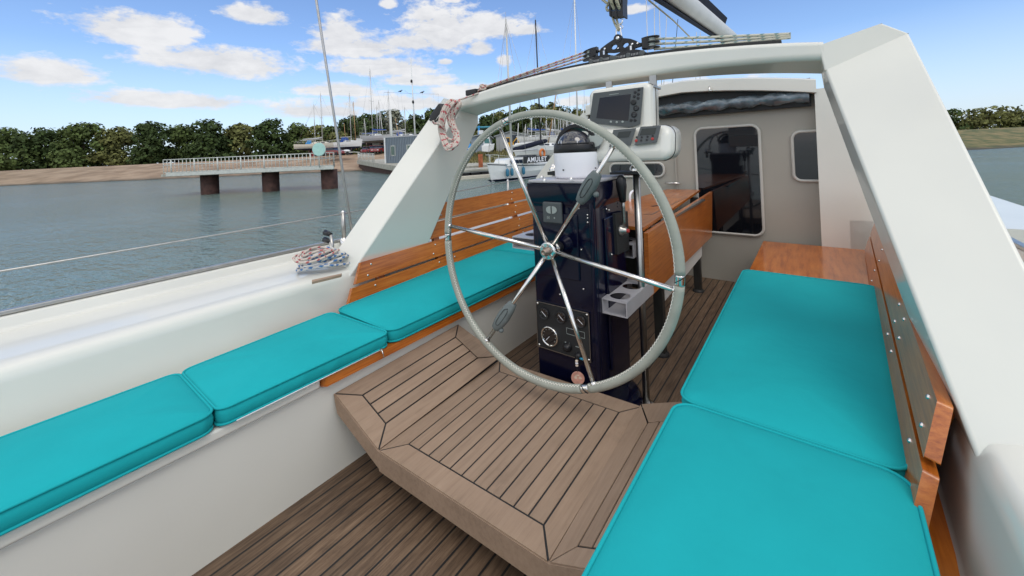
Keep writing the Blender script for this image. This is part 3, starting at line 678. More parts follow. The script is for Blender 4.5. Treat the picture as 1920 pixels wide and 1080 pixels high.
b0 = U(1081, 668, 1, 1.398); b1 = U(1081.5, 681, 1, 1.394); b2_ = U(1082, 692, 1, 1.392)
for k_, q in enumerate((b1+V(0, 0, .009), b1, b1-V(0, 0, .009))): MB().lathe(q-V(0, 0, .0035), (0, 0, 1), [(0, .004), (.002, .0062), (.005, .0062), (.007, .004)], 12).build('bead', FBL if k_ != 1 else WHITEP, kf)
MB().tube([b0, b1, b2_, c+V(0, 0, .024)], .0011, 6).build('cord', BLACKM, kf)
MB().ball(U(1091, 673, 1, 1.398), .007, 10, (1.6, .7, .6)).build('key_tag', mat('blue_tag', (.02, .22, .35), .4), kf)
# ------------------------------------------------------------------ targa arch
arch = thing('targa_arch', 'white moulded arch spanning the cockpit on two raked legs', 'arch', (CX, 1.7, 1.34))
def ztop(x): return 2.286-.092*(x-CX)**2-.03*max(0, abs(x-CX)-.75)**2*4
def zaft(x):
    d = abs(x-CX); return 2.200-.028*d**2-.10*max(0, d-.45)**2.0
xs = [CX+(.87*i/22) for i in range(-22, 23)]
loops = []
for x in xs:
    d = abs(x-CX); zt = ztop(x); za = zaft(x); zf = 2.205-.075*d**2-.08*max(0, d-.5)**2
    r_ = .022; a0 = V(x, 1.70, za); rs_ = [V(x, 1.70+r_*(1-math.cos(q)), za+r_*(1-math.sin(q))-.0) for q in [math.radians(k*15) for k in range(0, 7)]]
    loops.append([V(x, 1.712, zt+.010), V(x, 1.7035, zt+.006), V(x, 1.70, zt-.003), V(x, 1.70, zt-.006), V(x, 1.70, za+r_+.004)]+rs_+[V(x, 1.70+r_+.004, za-.0005), V(x, 1.868, zf+.0006), V(x, 1.872, zf), V(x, 1.879, zf+.003), V(x, 1.881, zf+.010), V(x, 1.881, zt-.002), V(x, 1.875, zt+.012)])
bo_ = MB().loft(loops, smooth=True).build('beam', GEL, arch)
wn_ = bo_.modifiers.new('wn', 'WEIGHTED_NORMAL'); wn_.weight = 80; wn_.keep_sharp = True
def leg(f):
    # inner (inboard) face: ridge bottom, ridge top, fore top, fore bottom
    rb, rt = V(-1.865, 1.09, 1.345), V(-1.70, 1.695, 2.125)
    ft, fb = V(-1.70, 1.885, 2.085), V(-1.865, 1.56, 1.345)
    ob, ot = V(-2.03, 1.02, 1.345), V(-1.91, 1.735, 2.215)     # aft outboard edge
    obf, otf = V(-2.03, 1.60, 1.345), V(-1.90, 1.93, 2.17)
    G = lambda v: V(f(v.x), v.y, v.z)
    m = MB(); lowr = [G(rb-(rt-rb)*.10), G(ob-(ot-ob)*.10), G(obf-(otf-obf)*.10), G(fb-(ft-fb)*.10)]; m.loft([lowr, [G(rt), G(ot), G(otf), G(ft)]]); m.build('leg', GEL, arch, bevel=.009, seg=3)
    k = MB(); k.loft([[G(rt+V(0, .001, -.002)), G(ot+V(0, .001, 0)), G(otf), G(ft+V(0, -.001, -.002))], [G(V(-1.685, 1.699, 2.212)), G(V(-1.85, 1.73, 2.258)), G(V(-1.85, 1.90, 2.23)), G(V(-1.685, 1.876, 2.222))]]); k.build('corner', GEL, arch, bevel=.006, seg=2)
leg(lambda x: x); leg(mx)
# traveller track on the beam
tk = MB(); xs2 = [x for x in xs if -1.62 < x < mx(-1.62)]
tk.loft([[V(x, 1.745, ztop(x)+.008), V(x, 1.79, ztop(x)+.008), V(x, 1.79, ztop(x)+.026), V(x, 1.782, ztop(x)+.030), V(x, 1.753, ztop(x)+.030), V(x, 1.745, ztop(x)+.026)] for x in xs2]); tko = tk.build('track', BLACKM, arch)
cl = MB(); cl.box((-1.60, 1.735, ztop(-1.6)+.03), (.085, .04, .035)); cl.build('track_end_stop', BLACKP, arch, bevel=.006)

# traveller car
car = thing('traveller_car', 'black mainsheet traveller car with an arched toggle on the track of the arch', 'traveller car', (-.715, 1.768, 2.31))
for (xc, w_) in ((-.775, .115), (-.645, .135)):
    zz = ztop(xc)+.022
    b = MB(); b.loft([[V(xc-w_/2, 1.737, zz-.012), V(xc+w_/2, 1.737, zz-.012), V(xc+w_/2, 1.737, zz+.014), V(xc+w_*.22, 1.737, zz+.026), V(xc-w_*.22, 1.737, zz+.026), V(xc-w_/2, 1.737, zz+.014)], [V(xc-w_/2, 1.800, zz-.012), V(xc+w_/2, 1.800, zz-.012), V(xc+w_/2, 1.800, zz+.014), V(xc+w_*.22, 1.80, zz+.026), V(xc-w_*.22, 1.80, zz+.026), V(xc-w_/2, 1.800, zz+.014)]]); o = b.build('ball_car', BLACKP, car, bevel=.004)
    e = MB(); 
    for sx in (-.46, 0, .46): e.lathe((xc+sx*w_, 1.7355, zz+.003), (0, -1, 0), [(-.004, .013), (.004, .012), (.006, .008)], 14)
    e.build('roller_end', GREYP, o)
    sl = MB()
    for k in range(18): sl.box((xc-w_*.42+w_*.84*k/17, 1.7360, zz+.004), (.0022, .003, .010))
    sl.build('ball_race', STEELB, o)
    MB().box((xc, 1.768, zz+.036), (.034, .03, .03)).build('toggle_pin', BLACKP, o, bevel=.005); MB().box((xc+.008, 1.752, zz+.037), (.008, .004, .022)).build('pin_plate', STEEL, o)
# arched toggle plate with two openings
zt0 = 2.352
def arc_poly(n=14):
    top = []; 
    for i in range(n+1):
        u = i/n; x = -.845+.285*u; top.append((x, zt0+.004+.062*math.sin(PI*u)**.8+.018*u))
    bot = [(-.560, zt0+.004), (-.60, zt0-.008), (-.70, zt0-.022), (-.78, zt0-.024), (-.838, zt0-.018)]
    return top+bot
def pz(x, y): q_ = U(x, y, 1, 1.759); return (q_.x, q_.z)
ap = [pz(*q) for q in ((1124, 93), (1130, 88), (1138, 82), (1147, 76), (1152, 72.5), (1163, 71), (1172, 71.5), (1182, 72.5), (1192, 76), (1201, 81))]+[pz(*q) for q in ((1202, 86), (1195, 88), (1185, 91.5), (1173, 94.5), (1160, 97), (1150, 98.5), (1135, 98.5), (1126, 98))]
# plate built as strips so that the openings stay open
pm = MB(); hl = [(pz(1144.5, 88)[0], pz(1157.5, 88)[0], pz(1151, 92.5)[1], pz(1151, 83)[1]), (pz(1166, 85)[0], pz(1179, 85)[0], pz(1172, 89)[1], pz(1172, 79.5)[1])]
def interp(x, pts):
    pts = sorted(pts)
    for (a, b), (c, d) in zip(pts, pts[1:]):
        if a <= x <= c: return b+(d-b)*(x-a)/(c-a+1e-9)
    return pts[0][1] if x < pts[0][0] else pts[-1][1]
top = ap[:10]; bot = ap[10:]; x0_, x1_ = ap[0][0]+.001, ap[9][0]; XS = sorted(set([x0_+(x1_-x0_)*i/40 for i in range(41)]+[hl[0][0], hl[0][1], hl[1][0], hl[1][1]]))
for x0, x1 in zip(XS, XS[1:]):
    xm = (x0+x1)/2; segs = None
    for (a, b, z0, z1) in hl:
        if a <= xm <= b:
            k = lambda x: .5*abs((2*(x-a)/(b-a)-1))**3*(z1-z0)
            segs = [((interp(x0, bot), z0+k(x0)), (interp(x1, bot), z0+k(x1))), ((z1-k(x0), interp(x0, top)), (z1-k(x1), interp(x1, top)))]
    if segs is None: segs = [((interp(x0, bot), interp(x0, top)), (interp(x1, bot), interp(x1, top)))]
    for (p, q) in segs:
        lo = [V(x0, 1.759, p[0]), V(x1, 1.759, q[0]), V(x1, 1.759, q[1]), V(x0, 1.759, p[1])]; pm.loft([lo, [v+V(0, .018, 0) for v in lo]])
pl = pm.build('toggle_plate', BLACKP, car)
ey = pz(1158, 72); MB().lathe((ey[0], 1.757, ey[1]), (0, 1, 0), [(0, .019), (.022, .019)], 22).build('eye', BLACKP, car)
for (x, y, r) in ((1158, 71.5, .0095), (1134, 92, .0065), (1124.6, 93.8, .005), (1159.3, 91, .0055), (1185.5, 83, .0068), (1195.7, 81.5, .0062)):
    e_ = pz(x, y); MB().lathe((e_[0], 1.758, e_[1]), (0, -1, 0), [(0, r), (.003, r*.95), (.005, r*.5)], 16).build('bolt', STEEL, pl)


def block(name, label, c, d, ln, w_, up, ropes, mrope, group=None):
    """a double sheave block: cheeks either side of the sheaves, d = direction from becket to ropes"""
    c = Vector(c); d = Vector(d).normalized(); up = Vector(up).normalized(); sd_ = d.cross(up).normalized()
    t = thing(name, label, 'pulley block', tuple(c), group)
    for k in range(ropes+1):
        o = (k-ropes/2)*w_/ropes
        lo = []
        for q in range(14):
            a = 2*PI*q/14; lo.append(c+d*(ln*.5+ln*.5*math.copysign(abs(math.cos(a))**.7, math.cos(a)))+sd_*0+up*o+sd_*(.024*math.sin(a)))
        MB().loft([[p-up*.0022 for p in lo], [p+up*.0022 for p in lo]]).build('cheek', BLACKP, t)
    for k in range(ropes):
        o = (k-(ropes-1)/2)*w_/ropes; MB().lathe(c+d*ln*.5+up*(o-.006), up, [(0, .02), (.006, .016), (.012, .02)], 20).build('sheave', GREYL, t)
    MB().cyl(c+d*ln*.5-up*(w_*.55), c+d*ln*.5+up*(w_*.55), .006, 12).build('axle', STEEL, t)
    yk = MB(); yk.loft([[c+d*h+sd_*a*.021*k_+up*b*(w_*.56) for a, b in ((-1, -1), (1, -1), (1, 1), (-1, 1))] for h, k_ in ((-.002, .7), (.012, 1), (.030, 1.05))]); yk.build('yoke', BLACKP, t, bevel=.004)
    MB().tube([c-d*.014, c+d*.004], .008, 10).build('becket', BLACKP, t)
    return t
# left block and its control lines down to the port side of the track
lb = block('pulley_block', 'black double pulley block on the port end of the traveller car with red flecked lines', tuple(U(1119, 97, 1, 1.768)), (-1, -.02, -.20), .072, .040, (0.1, 0, 1), 2, None, 'pulley blocks of the mainsheet traveller')
rb_ = block('pulley_block', 'black double pulley block on the starboard end of the traveller car with green flecked lines', tuple(U(1206, 82.5, 1, 1.768)), (1, .0, -.02), .072, .046, (0, 0, 1), 2, None, 'pulley blocks of the mainsheet traveller')
for k, (o, r) in enumerate(((.020, .0052), (.002, .0052), (-.02, .0052))):
    a = U(1100, 103, 1, 1.768)+V(0, 0, o*.8); e = V(-1.57, 1.745+.01*k, ztop(-1.57)+.040-.004*k)
    pts = [U(1106, 101, 1, 1.768)+V(0, 0, o*.8), a]+[lerp(a, e, t) for t in (.3, .6, 1)]
    tag(MB().tube(spline(pts, 4), r, 8).build('control_line', ROPER), ['topmost red flecked control line running down the arch from the port pulley block', 'middle red flecked control line running down the arch from the port pulley block', 'lowest red flecked control line lying closest to the arch beam'][k], 'rope', 'red flecked traveller lines')
for k, o in enumerate((.022, .0, -.022)):
    a = U(1226, 82.5, 1, 1.768)+V(0, 0, o); e = V(-.33, 1.765, 2.312+o*.75)
    tag(MB().tube([a, lerp(a, e, .5), e, V(-.05, 1.76, ztop(-.05)+.045+o*.3)], .0055, 8).build('control_line', ROPEG), ['top green flecked control line running to starboard above the arch', 'middle green flecked control line running to starboard above the arch', 'bottom green flecked control line running to starboard above the arch'][k], 'rope', 'green flecked traveller lines')
# knot of rope at the port end of the track
kn = MB(); c = U(905, 166, 1, 1.735)
for (r1, r2, ph, dz) in ((.022, .014, 0, .006), (.018, .012, 1.3, .014), (.02, .01, 2.4, .002)):
    kn.tube([c+V(r1*math.cos(a+ph)+.01*math.sin(2*a), .012*math.sin(a), dz+r2*math.sin(a)) for a in [2*PI*i/20 for i in range(20)]], .0052, 7, closed=True)
kn.tube(spline([c+V(-.06, 0, -.018), c+V(-.02, 0, -.004), c, c+V(.05, 0, .012)], 4), .0052, 7)
tag(kn.build('rope_knot', ROPER), 'small knot of red flecked rope at the port end of the arch track', 'knot')
# jammer / winch block on the port shoulder of the arch
jm = thing('rope_clutch', 'black rope clutch block on the port shoulder of the arch beside the hanging coil', 'rope clutch', tuple(U(823, 215, 1, 1.69)))
j0 = U(823, 213, 1, 1.675); dd = (U(836, 196, 1, 1.675)-U(812, 228, 1, 1.675)).normalized(); sdv = dd.cross(V(0, 1, 0)).normalized()
def obox(m, c, l, w_, h): 
    vs = []
    for a in (-1, 1):
        for b in (-1, 1):
            for e in (-1, 1): vs.append(c+dd*(a*l/2)+sdv*(b*w_/2)+V(0, e*h/2, 0))
    m.add(vs, [(0, 1, 3, 2), (4, 6, 7, 5), (0, 4, 5, 1), (2, 3, 7, 6), (0, 2, 6, 4), (1, 5, 7, 3)])
b = MB(); obox(b, j0, .125, .062, .055); b.build('clutch_body', BLACKP, jm, bevel=.01)
b = MB(); obox(b, j0-dd*.07+sdv*.012, .07, .028, .03); obox(b, j0-dd*.066-sdv*.036, .04, .022, .035); b.build('clutch_handle', BLACKP, jm, bevel=.006)
MB().lathe(j0+dd*.035-sdv*.018+V(0, -.02, 0), (0, 1, 0), [(0, .02), (.04, .02)], 20).build('clutch_cheek', BLACKP, jm)
b = MB(); b.tube([j0-sdv*.028-V(0, .024, 0)-dd*.03, j0-sdv*.03-V(0, .024, 0)+dd*.03], .003, 6); b.build('clutch_pin', STEEL, jm)
# hanging coil
co = MB(); rn = random.Random(3); topc = U(856, 190, 1, 1.672); 
RB_, RT_, FT_, OB_, OT_ = V(-1.865, 1.09, 1.345), V(-1.70, 1.695, 2.125), V(-1.70, 1.885, 2.085), V(-2.03, 1.02, 1.345), V(-1.91, 1.735, 2.215)
NI = (RT_-RB_).cross(FT_-RB_).normalized(); NI = NI if NI.x > 0 else -NI
NA = (RT_-RB_).cross(OT_-RB_).normalized(); NA = NA if NA.y < 0 else -NA
def pe(x, y, yy=1.665):
    d = ray(x, y); ts = [(RT_+n_*(.012+(1.69-yy)*.45)-CAM).dot(n_)/d.dot(n_) for n_ in (NI, NA)]
    if y < 205: ts.append((yy-.02)/d.y)
    return CAM+d*min(ts)
for i in range(10):
    o = (i-4.5); y_ = 1.690-.005*(i % 3)-.003*i; w2 = rn.uniform(-1, 1)
    bot = 266+rn.uniform(-12, 7); lx = 829+o*1.0+w2; rx = 854+o*.9+w2
    pts = [pe(853+o*1.7, 188+rn.uniform(-1, 2), y_), pe(840+o*1.6, 200, y_-.02), pe(lx, 226, y_-.027), pe(lx+.5, 248, y_-.027), pe(lx+8, bot+5, y_-.03), pe(lx+20, bot+7, y_-.03), pe(rx+3, bot-6, y_-.03), pe(rx-2, 243, y_-.027), pe(rx-8+o*.3, 222, y_-.024), pe(857+o*1.3, 198, y_-.012)]
    co.tube(spline(pts, 6, closed=True), .0076, 8, closed=True)
co.tube(spline([pe(833, 240, 1.60), pe(828, 236, 1.60), pe(822, 232, 1.63), pe(815, 232, 1.66), pe(812, 226, 1.67)], 5), .0062, 8)
co.tube(spline([pe(848, 192, 1.66), pe(862, 187, 1.675), pe(880, 181, 1.70), pe(897, 175, 1.72)], 5), .0055, 8)
tag(co.build('rope_coil', ROPER, org=topc), 'coil of red flecked cream rope hanging from the port shoulder of the arch', 'rope coil')

# mainsheet block above the car
mb = thing('mainsheet_block', 'black mainsheet pulley block hanging above the traveller car with cream rope through it', 'pulley block', (-.715, 1.768, 2.50))
MS = 1.768
def q(x, y): return U(x, y, 1, MS)
for k, (x0, x1) in enumerate(((1147, 1150), (1158.5, 1161), (1169, 1172.5))):
    lo = [q(x0, 33), q(x1, 33), q(x1-2, -40), q(x0-4, -40)]
    MB().loft([[p+V(0, -.028, 0) for p in lo], [p+V(0, .028, 0) for p in lo]]).build('cheek', BLACKP, mb, bevel=.002)
MB().loft([[p+V(0, -.024, 0) for p in (q(1148, 34), q(1172, 31), q(1171, 22), q(1147, 24))], [p+V(0, .024, 0) for p in (q(1148, 34), q(1172, 31), q(1171, 22), q(1147, 24))]]).build('block_foot', BLACKP, mb, bevel=.003)
for x in (1154.5, 1164.5): 
    c = q(x, -6); MB().lathe(c-V(.010, 0, 0), (1, 0, 0), [(0, .055), (.01, .048), (.02, .055)], 24).build('sheave', GREYP, mb)
for x in (1154, 1164.5):
    MB().tube(spline([q(x+1, 19)+V(0, -.02, 0), q(x, 10)+V(0, -.045, 0), q(x-1, -5)+V(0, -.058, 0), q(x-2.5, -40)+V(0, -.055, 0)], 5), .0075, 10).build('sheet', ROPEC, mb)
MB().tube(spline([q(1146, 2)+V(0, -.03, 0), q(1146, 22), q(1151, 40), q(1158, 54), q(1160, 57), q(1159.5, 50), q(1156, 36)], 5), .0055, 8).build('becket_line', ROPEC, mb)
MB().tube(spline([q(1149, 14), q(1140, 20), q(1137, 14), q(1140, 8), q(1134, 3), q(1126, -4)], 5), .006, 8).build('tail_line', ROPEC, mb)
sh = MB(); sh.tube(spline([q(1155.5, 66), q(1155.5, 58), q(1158, 50), q(1163, 52), q(1164, 60), q(1165.5, 68)], 4), .0035, 8)
sh.tube(spline([q(1155, 36), q(1160, 46), q(1166, 43), q(1167, 36)], 4), .0035, 8); sh.tube(spline([q(1163, 42), q(1161, 48), q(1165, 54), q(1168, 50), q(1164, 47)], 4), .002, 6); sh.build('shackle', STEEL, mb)

# ------------------------------------------------------------------ instrument pod
pod = thing('instrument_pod', 'white instrument housing with chart plotter and small displays hung under the arch', 'instrument pod', (-.63, 1.62, 1.83))
def rbox(m, x0, x1, z0, z1, yf, yb, r, tilt=0, crown=.012, n=6):
    """rounded box, front ring at yf and back at yb"""
    cx_, cz_ = (x0+x1)/2, (z0+z1)/2; loops = []
    for (ins, y) in ((r*.9, yf), (r*.35, yf+crown*.25), (r*.08, yf+crown*.8), (0, yf+crown*1.8), (0, yb-crown), (r*.2, yb)):
        loops.append([V(cx_+a, y+tilt*(b+(z1-z0)/2), cz_+b) for a, b in rrect(x1-x0-2*ins, z1-z0-2*ins, max(r-ins, .012), n)])
    m.loft(loops, smooth=True)
b = MB(); rbox(b, -.7945, -.5155, 1.945, 2.162, 1.612, 1.72, .034, .06); up_ = b.build('plotter_housing', GELS if 0 else GEL, pod)
b = MB()
cx_, cz_ = -.655, 2.0535
b.tube([V(cx_+a, 1.672+.06*(bb+.105), cz_+bb) for a, bb in rrect(.2805, .2185, .034, 6)], .0016, 6, closed=True); b.build('housing_seam', BLACKM, up_)
# chart plotter bezel
def face(x, y, yy): return U(x, y, 1, yy)
YB = 1.606
def fp(x, y, off=0):
    p0 = V(-.655, 1.610, 1.945); nn = V(0, -1, .06).normalized(); d = ray(x, y); t = (p0+nn*off-CAM).dot(nn)/d.dot(nn); return CAM+d*t
def slab(m, pts, off0, off1, fn=fp): m.loft([[fn(x, y, off0) for x, y in pts], [fn(x, y, off1) for x, y in pts]])
b = MB(); slab(b, [(1112.5, 174.8), (1206.8, 163), (1200.8, 233.5), (1180, 239), (1120, 226+6), (1105.5, 224.5)], -.004, .010); bz = b.build('chart_plotter', GREYP, pod, bevel=.005)
b = MB(); slab(b, [(1124.4, 183.6), (1182.7, 176.2), (1178, 226.5), (1118, 221.5)], .009, .0108); b.build('screen', SCREEN, bz)
b = MB(); 
def disc(m, x, y, r, off, h, fn=fp, sx=1.0):
    c = fn(x, y, off); m.lathe(c, V(0, -1, .06), [(0, r), (h*.7, r), (h, r*.7)], 16)
for (x, y, r) in ((1198, 168.5, .0055), (1191, 173, .006), (1197, 176.5, .006), (1189.5, 181, .006), (1196.5, 184, .006), (1193, 203, .012), (1189, 215, .0125), (1183.5, 225.5, .006), (1191, 225.5, .006)):
    b = MB(); disc(b, x, y, r, .0098, .003); b.build('key', BLACKP, bz)
b = MB(); disc(b, 1188, 192, .0115, .0098, .006); b.build('cursor_pad', BLACKM, bz)
b = MB()
for (x, y) in ((1145.5, 228.5), (1156.5, 229.2), (1167.5, 228.4)):
    b = MB(); disc(b, x, y, .0048, .0098, .003); b.build('soft_key', GREYL, bz)
b = MB()
slab(b, [(1142, 177.2), (1160, 174.8), (1160, 175.8), (1142, 178.2)], .0098, .0108); b.build('maker_mark', GREYL, bz)
b = MB()
for (x, y) in ((1193, 203), (1189, 215)):
    for dx, dy in ((-1.3, -1.5), (1.3, -1.7), (-1.3, 1.6), (1.3, 1.4)):
        slab(b, [(x+dx-.9, y+dy-.8), (x+dx+.9, y+dy-.9), (x+dx+.9, y+dy+.7), (x+dx-.9, y+dy+.8)], .0126, .0134)
b.build('key_marks', GREYP, bz)
# lower housing
b = MB(); rbox(b, -.80, -.428, 1.838, 1.978, 1.545, 1.70, .045, .25, .02, 8); lo_ = b.build('lower_housing', GEL, pod)
b = MB(); b.tube([V(-.614+a, 1.60+.25*(bb+.07)-.004, 1.908+bb) for a, bb in rrect(.3735, .1415, .045, 8)], .0016, 6, closed=True); b.build('housing_seam', BLACKM, lo_)
def fp2(x, y, off=0):
    p0 = V(-.614, 1.545, 1.838); nn = V(0, -1, .25).normalized(); d = ray(x, y); t = (p0+nn*off-CAM).dot(nn)/d.dot(nn); return CAM+d*t
def inst(pts, scr, lab):
    b = MB(); slab(b, pts, -.004, .016, fp2); o = b.build('instrument', GREYP, pod, bevel=.004, label=lab)
    s_ = MB(); slab(s_, scr, .0155, .0172, fp2); s_.build('display', mat('lcd', (.03, .035, .03), .2), o); return o
i1 = inst([(1201, 237.5), (1239.5, 235.5), (1232, 267), (1189.5, 272)], [(1203.5, 241.5), (1231, 239.5), (1227.5, 251.5), (1199, 254)], 'small grey autopilot control with two red buttons')
b = MB()
for (x, y) in ((1193, 264), (1223.5, 260.5)):
    b = MB(); b.lathe(fp2(x, y, .015), V(0, -1, .25), [(0, .0062), (.002, .006), (.0035, .004)], 14); b.build('red_button', REDB, i1)
b = MB()
for (x, y) in ((1194, 257.5), (1203.5, 257.5), (1214.5, 256.5), (1224, 255), (1202.5, 263.5), (1213, 262.5)): b.lathe(fp2(x, y, .015), V(0, -1, .25), [(0, .0042), (.003, .004)], 12)
b.build('grey_button', BLACKP, i1)
i2 = inst([(1150, 243.5), (1193, 240), (1183, 272), (1142, 276)], [(1160, 247.5), (1184, 245.5), (1179, 257), (1156, 259)], 'small grey display partly behind the hoop')
i3 = inst([(1104, 246), (1136, 244.5), (1124, 278), (1096, 281)], [(1109, 249), (1132, 247.5), (1122, 273), (1102, 275)], 'pale faced analogue instrument beside the compass')
b = MB()
b.lathe(fp2(1117, 261, .0160), V(0, -1, .25), [(0, .034), (.002, .034)], 24); b.build('pale_dial', GREYL, i3)
# hanging brackets
for (x, z) in ((-.735, 2.185), (-.535, 2.19)):
    b = MB(); b.box((x, 1.72, z-.01), (.03, .012, .10)); b.box((x, 1.71, z-.045), (.04, .10, .01)); b.build('bracket', STEELB, pod, bevel=.002)

# ------------------------------------------------------------------ cockpit table
tb = thing('cockpit_table', 'varnished drop leaf cockpit table on dark legs forward of the pedestal', 'table', (-.86, 2.6, .8))
ZT = 1.512
tl = MB(); tl.prism([V(-.628, 1.785, ZT), V(-.735, 3.42, ZT), V(-.985, 3.40, ZT), V(-1.08, 1.81, ZT)], (0, 0, .016)); to = tl.build('table_top', VARN, tb, bevel=.004)
inl = MB()
def tq(x, y): return U(x, y, 2, ZT+.0165)
for (a, b2) in (((1172, 400.5), (1222, 402)), ((1247, 369.5), (1287, 369.5)), ((1222, 402), (1288, 369.5))):
    p0, p1 = tq(*a), tq(*b2); d = (p1-p0).normalized(); s_ = V(-d.y, d.x, 0)*.002
    inl.loft([[p0+s_, p0-s_, p1-s_, p1+s_], [p0+s_+V(0, 0, .0008), p0-s_+V(0, 0, .0008), p1-s_+V(0, 0, .0008), p1+s_+V(0, 0, .0008)]])
inl.build('inlay', STEELB, to)
b = MB(); b.box((-.79, 2.6, ZT+.012), (.004, .7, .01)); 
p0 = tq(1228, 386)
MB().loft([[p0+V(-.02, -.02, 0), p0+V(0, -.035, 0), p0+V(.03, .03, 0), p0+V(.01, .04, 0)], [p0+V(-.02, -.02, .001), p0+V(0, -.035, .001), p0+V(.03, .03, .001), p0+V(.01, .04, .001)]]).build('finger_hole', BLACKM, to)
lf = MB(); q4 = [U(1215, 437, 0, -.598), U(1316, 372, 0, -.64), U(1316, 462, 0, -.64), U(1219, 558, 0, -.598)]
e3 = q4[1]+(q4[1]-q4[0])*.35; e4 = q4[2]+(q4[2]-q4[3])*.35
lf.loft([[q4[0], e3, e4, q4[3]], [p+V(-.02, 0, 0) for p in (q4[0], e3, e4, q4[3])]]); lf.build('drop_leaf', VARN, tb, bevel=.004)
lfp = MB(); lfp.loft([[V(-1.10, 1.83, 1.50), V(-1.05, 3.4, 1.50), V(-1.08, 3.4, 1.22), V(-1.13, 1.83, 1.22)], [V(-1.12, 1.83, 1.50), V(-1.07, 3.4, 1.50), V(-1.10, 3.4, 1.22), V(-1.15, 1.83, 1.22)]]); lfp.build('drop_leaf', VARN, tb, bevel=.004)
DARKM = mat('dark_frame', (.03, .03, .028), .4, var=.15, vs=10)
hb = MB(); hb.box((-.625, 2.45, ZT-.008), (.02, 1.1, .012)); hb.build('hinge', STEELB, tb)
b = MB(); b.box((-.85, 1.92, 1.35), (.37, .04, .30)); b.build('end_panel', DARKM, tb, bevel=.004)
b = MB(); b.loft([[U(x, y, 0, -.665) for x, y in ((1236, 520), (1316, 440), (1316, 480), (1238, 575))], [U(x, y, 0, -.665)-V(.02, 0, 0) for x, y in ((1236, 520), (1316, 440), (1316, 480), (1238, 575))]]); b.build('side_rail', WALL, tb)
for (x, y) in ((-.675, 2.10), (-1.03, 2.10), (-.72, 3.15), (-1.0, 3.15)):
    MB().box((x, y, 1.15), (.050, .042, .70)).build('leg', DARKM, tb, bevel=.004); MB().lathe((x, y, .801), (0, 0, 1), [(0, .04), (.012, .038), (.02, .02)], 16).build('leg_foot', BLACKM, tb)
# pale ladder-like board visible below the leaf: locker edge
tag(MB().loft([[V(-.52, 2.30, 1.08), V(-.45, 3.44, 1.08), V(-.45, 3.44, 1.16), V(-.52, 2.30, 1.16)], [V(-.57, 2.30, 1.08), V(-.50, 3.44, 1.08), V(-.50, 3.44, 1.16), V(-.57, 2.30, 1.16)]]).build('locker_step', WALL, bevel=.006), 'white step edge seen below the drop leaf of the table', 'step') if 0 else None
hs = MB(); hs.tube(spline([V(-1.0, 2.6, ZT+.01), V(-1.0, 2.62, ZT+.07), V(-1.0, 2.75, ZT+.075), V(-1.0, 2.78, ZT+.01)], 5), .008, 8)
tag(hs.build('hose_loop', WHITEP), 'short white hose loop standing on the far edge of the table', 'hose')

# ------------------------------------------------------------------ pilothouse
ph = thing('pilothouse', 'pale pilothouse with dark windows and a rolled clear screen forward of the cockpit', 'pilothouse', (CX, 4.2, .8))
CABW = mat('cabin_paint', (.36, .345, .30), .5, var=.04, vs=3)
Y0 = 3.5
def cabin_wall():
    m = MB(); m.box((CX, Y0+.05, 1.49), (1.82, .1, 1.46)); m.box((CX, Y0+.06, 1.2), (2.55, .08, .8)); return m
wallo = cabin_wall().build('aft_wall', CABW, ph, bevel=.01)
MB().loft([[V(x, Y0+.1, z) for x, z in ((CX-1.2, .6), (CX+1.2, .6), (CX+1.15, 1.55), (CX+.82, 2.25), (CX-.82, 2.25), (CX-1.15, 1.55))], [V(x, Y0+3, z) for x, z in ((CX-1.1, .6), (CX+1.1, .6), (CX+1.0, 1.5), (CX+.7, 1.9), (CX-.7, 1.9), (CX-1.0, 1.5))]]).build('cabin_side', GEL, ph, bevel=.03)
# roof: fore and aft, overhanging into the cockpit
def zr(x): return 2.455-.05*abs(x-CX)-.09*(x-CX)**2
rf = []
for i in range(17):
    x = CX-.86+1.72*i/16; rf.append([V(x, Y0-.12, zr(x)-.14), V(x, Y0-.12, zr(x)-.048), V(x, Y0-.09, zr(x)-.04), V(x, Y0+2.4, zr(x)-.02), V(x, Y0+2.4, zr(x)-.12), V(x, Y0+.0, zr(x)-.14)])
MB().loft(rf).build('roof', GEL, ph, bevel=.006)
b = MB(); b.box((CX, Y0-.03, 2.225), (1.66, .05, .19)); b.build('recess_shade', BLACKM, ph)  # flat black board standing in for the shadow under the roof edge
# rolled clear screen under the roof edge
rs = MB(); rl = []; rn = random.Random(5)
for i in range(60):
    x = CX-.82+1.64*i/59; rl.append([V(x, Y0-.06+(.045+.010*math.sin(i*1.7+j*2.1)+rn.uniform(-.006, .006))*math.cos(2*PI*j/12), 2.195+(.044+.010*math.sin(i*.9+j*1.3)+rn.uniform(-.005, .005))*math.sin(2*PI*j/12)) for j in range(12)])
rs.loft(rl, smooth=True).build('rolled_screen', mat('clear_vinyl', (.10, .13, .15), .12, var=.9, vs=9, coat=1, bump=.8, bs=14), ph)
MB().box((CX, Y0-.035, 2.135), (1.66, .035, .02)).build('screen_strap', BLACKM, ph)
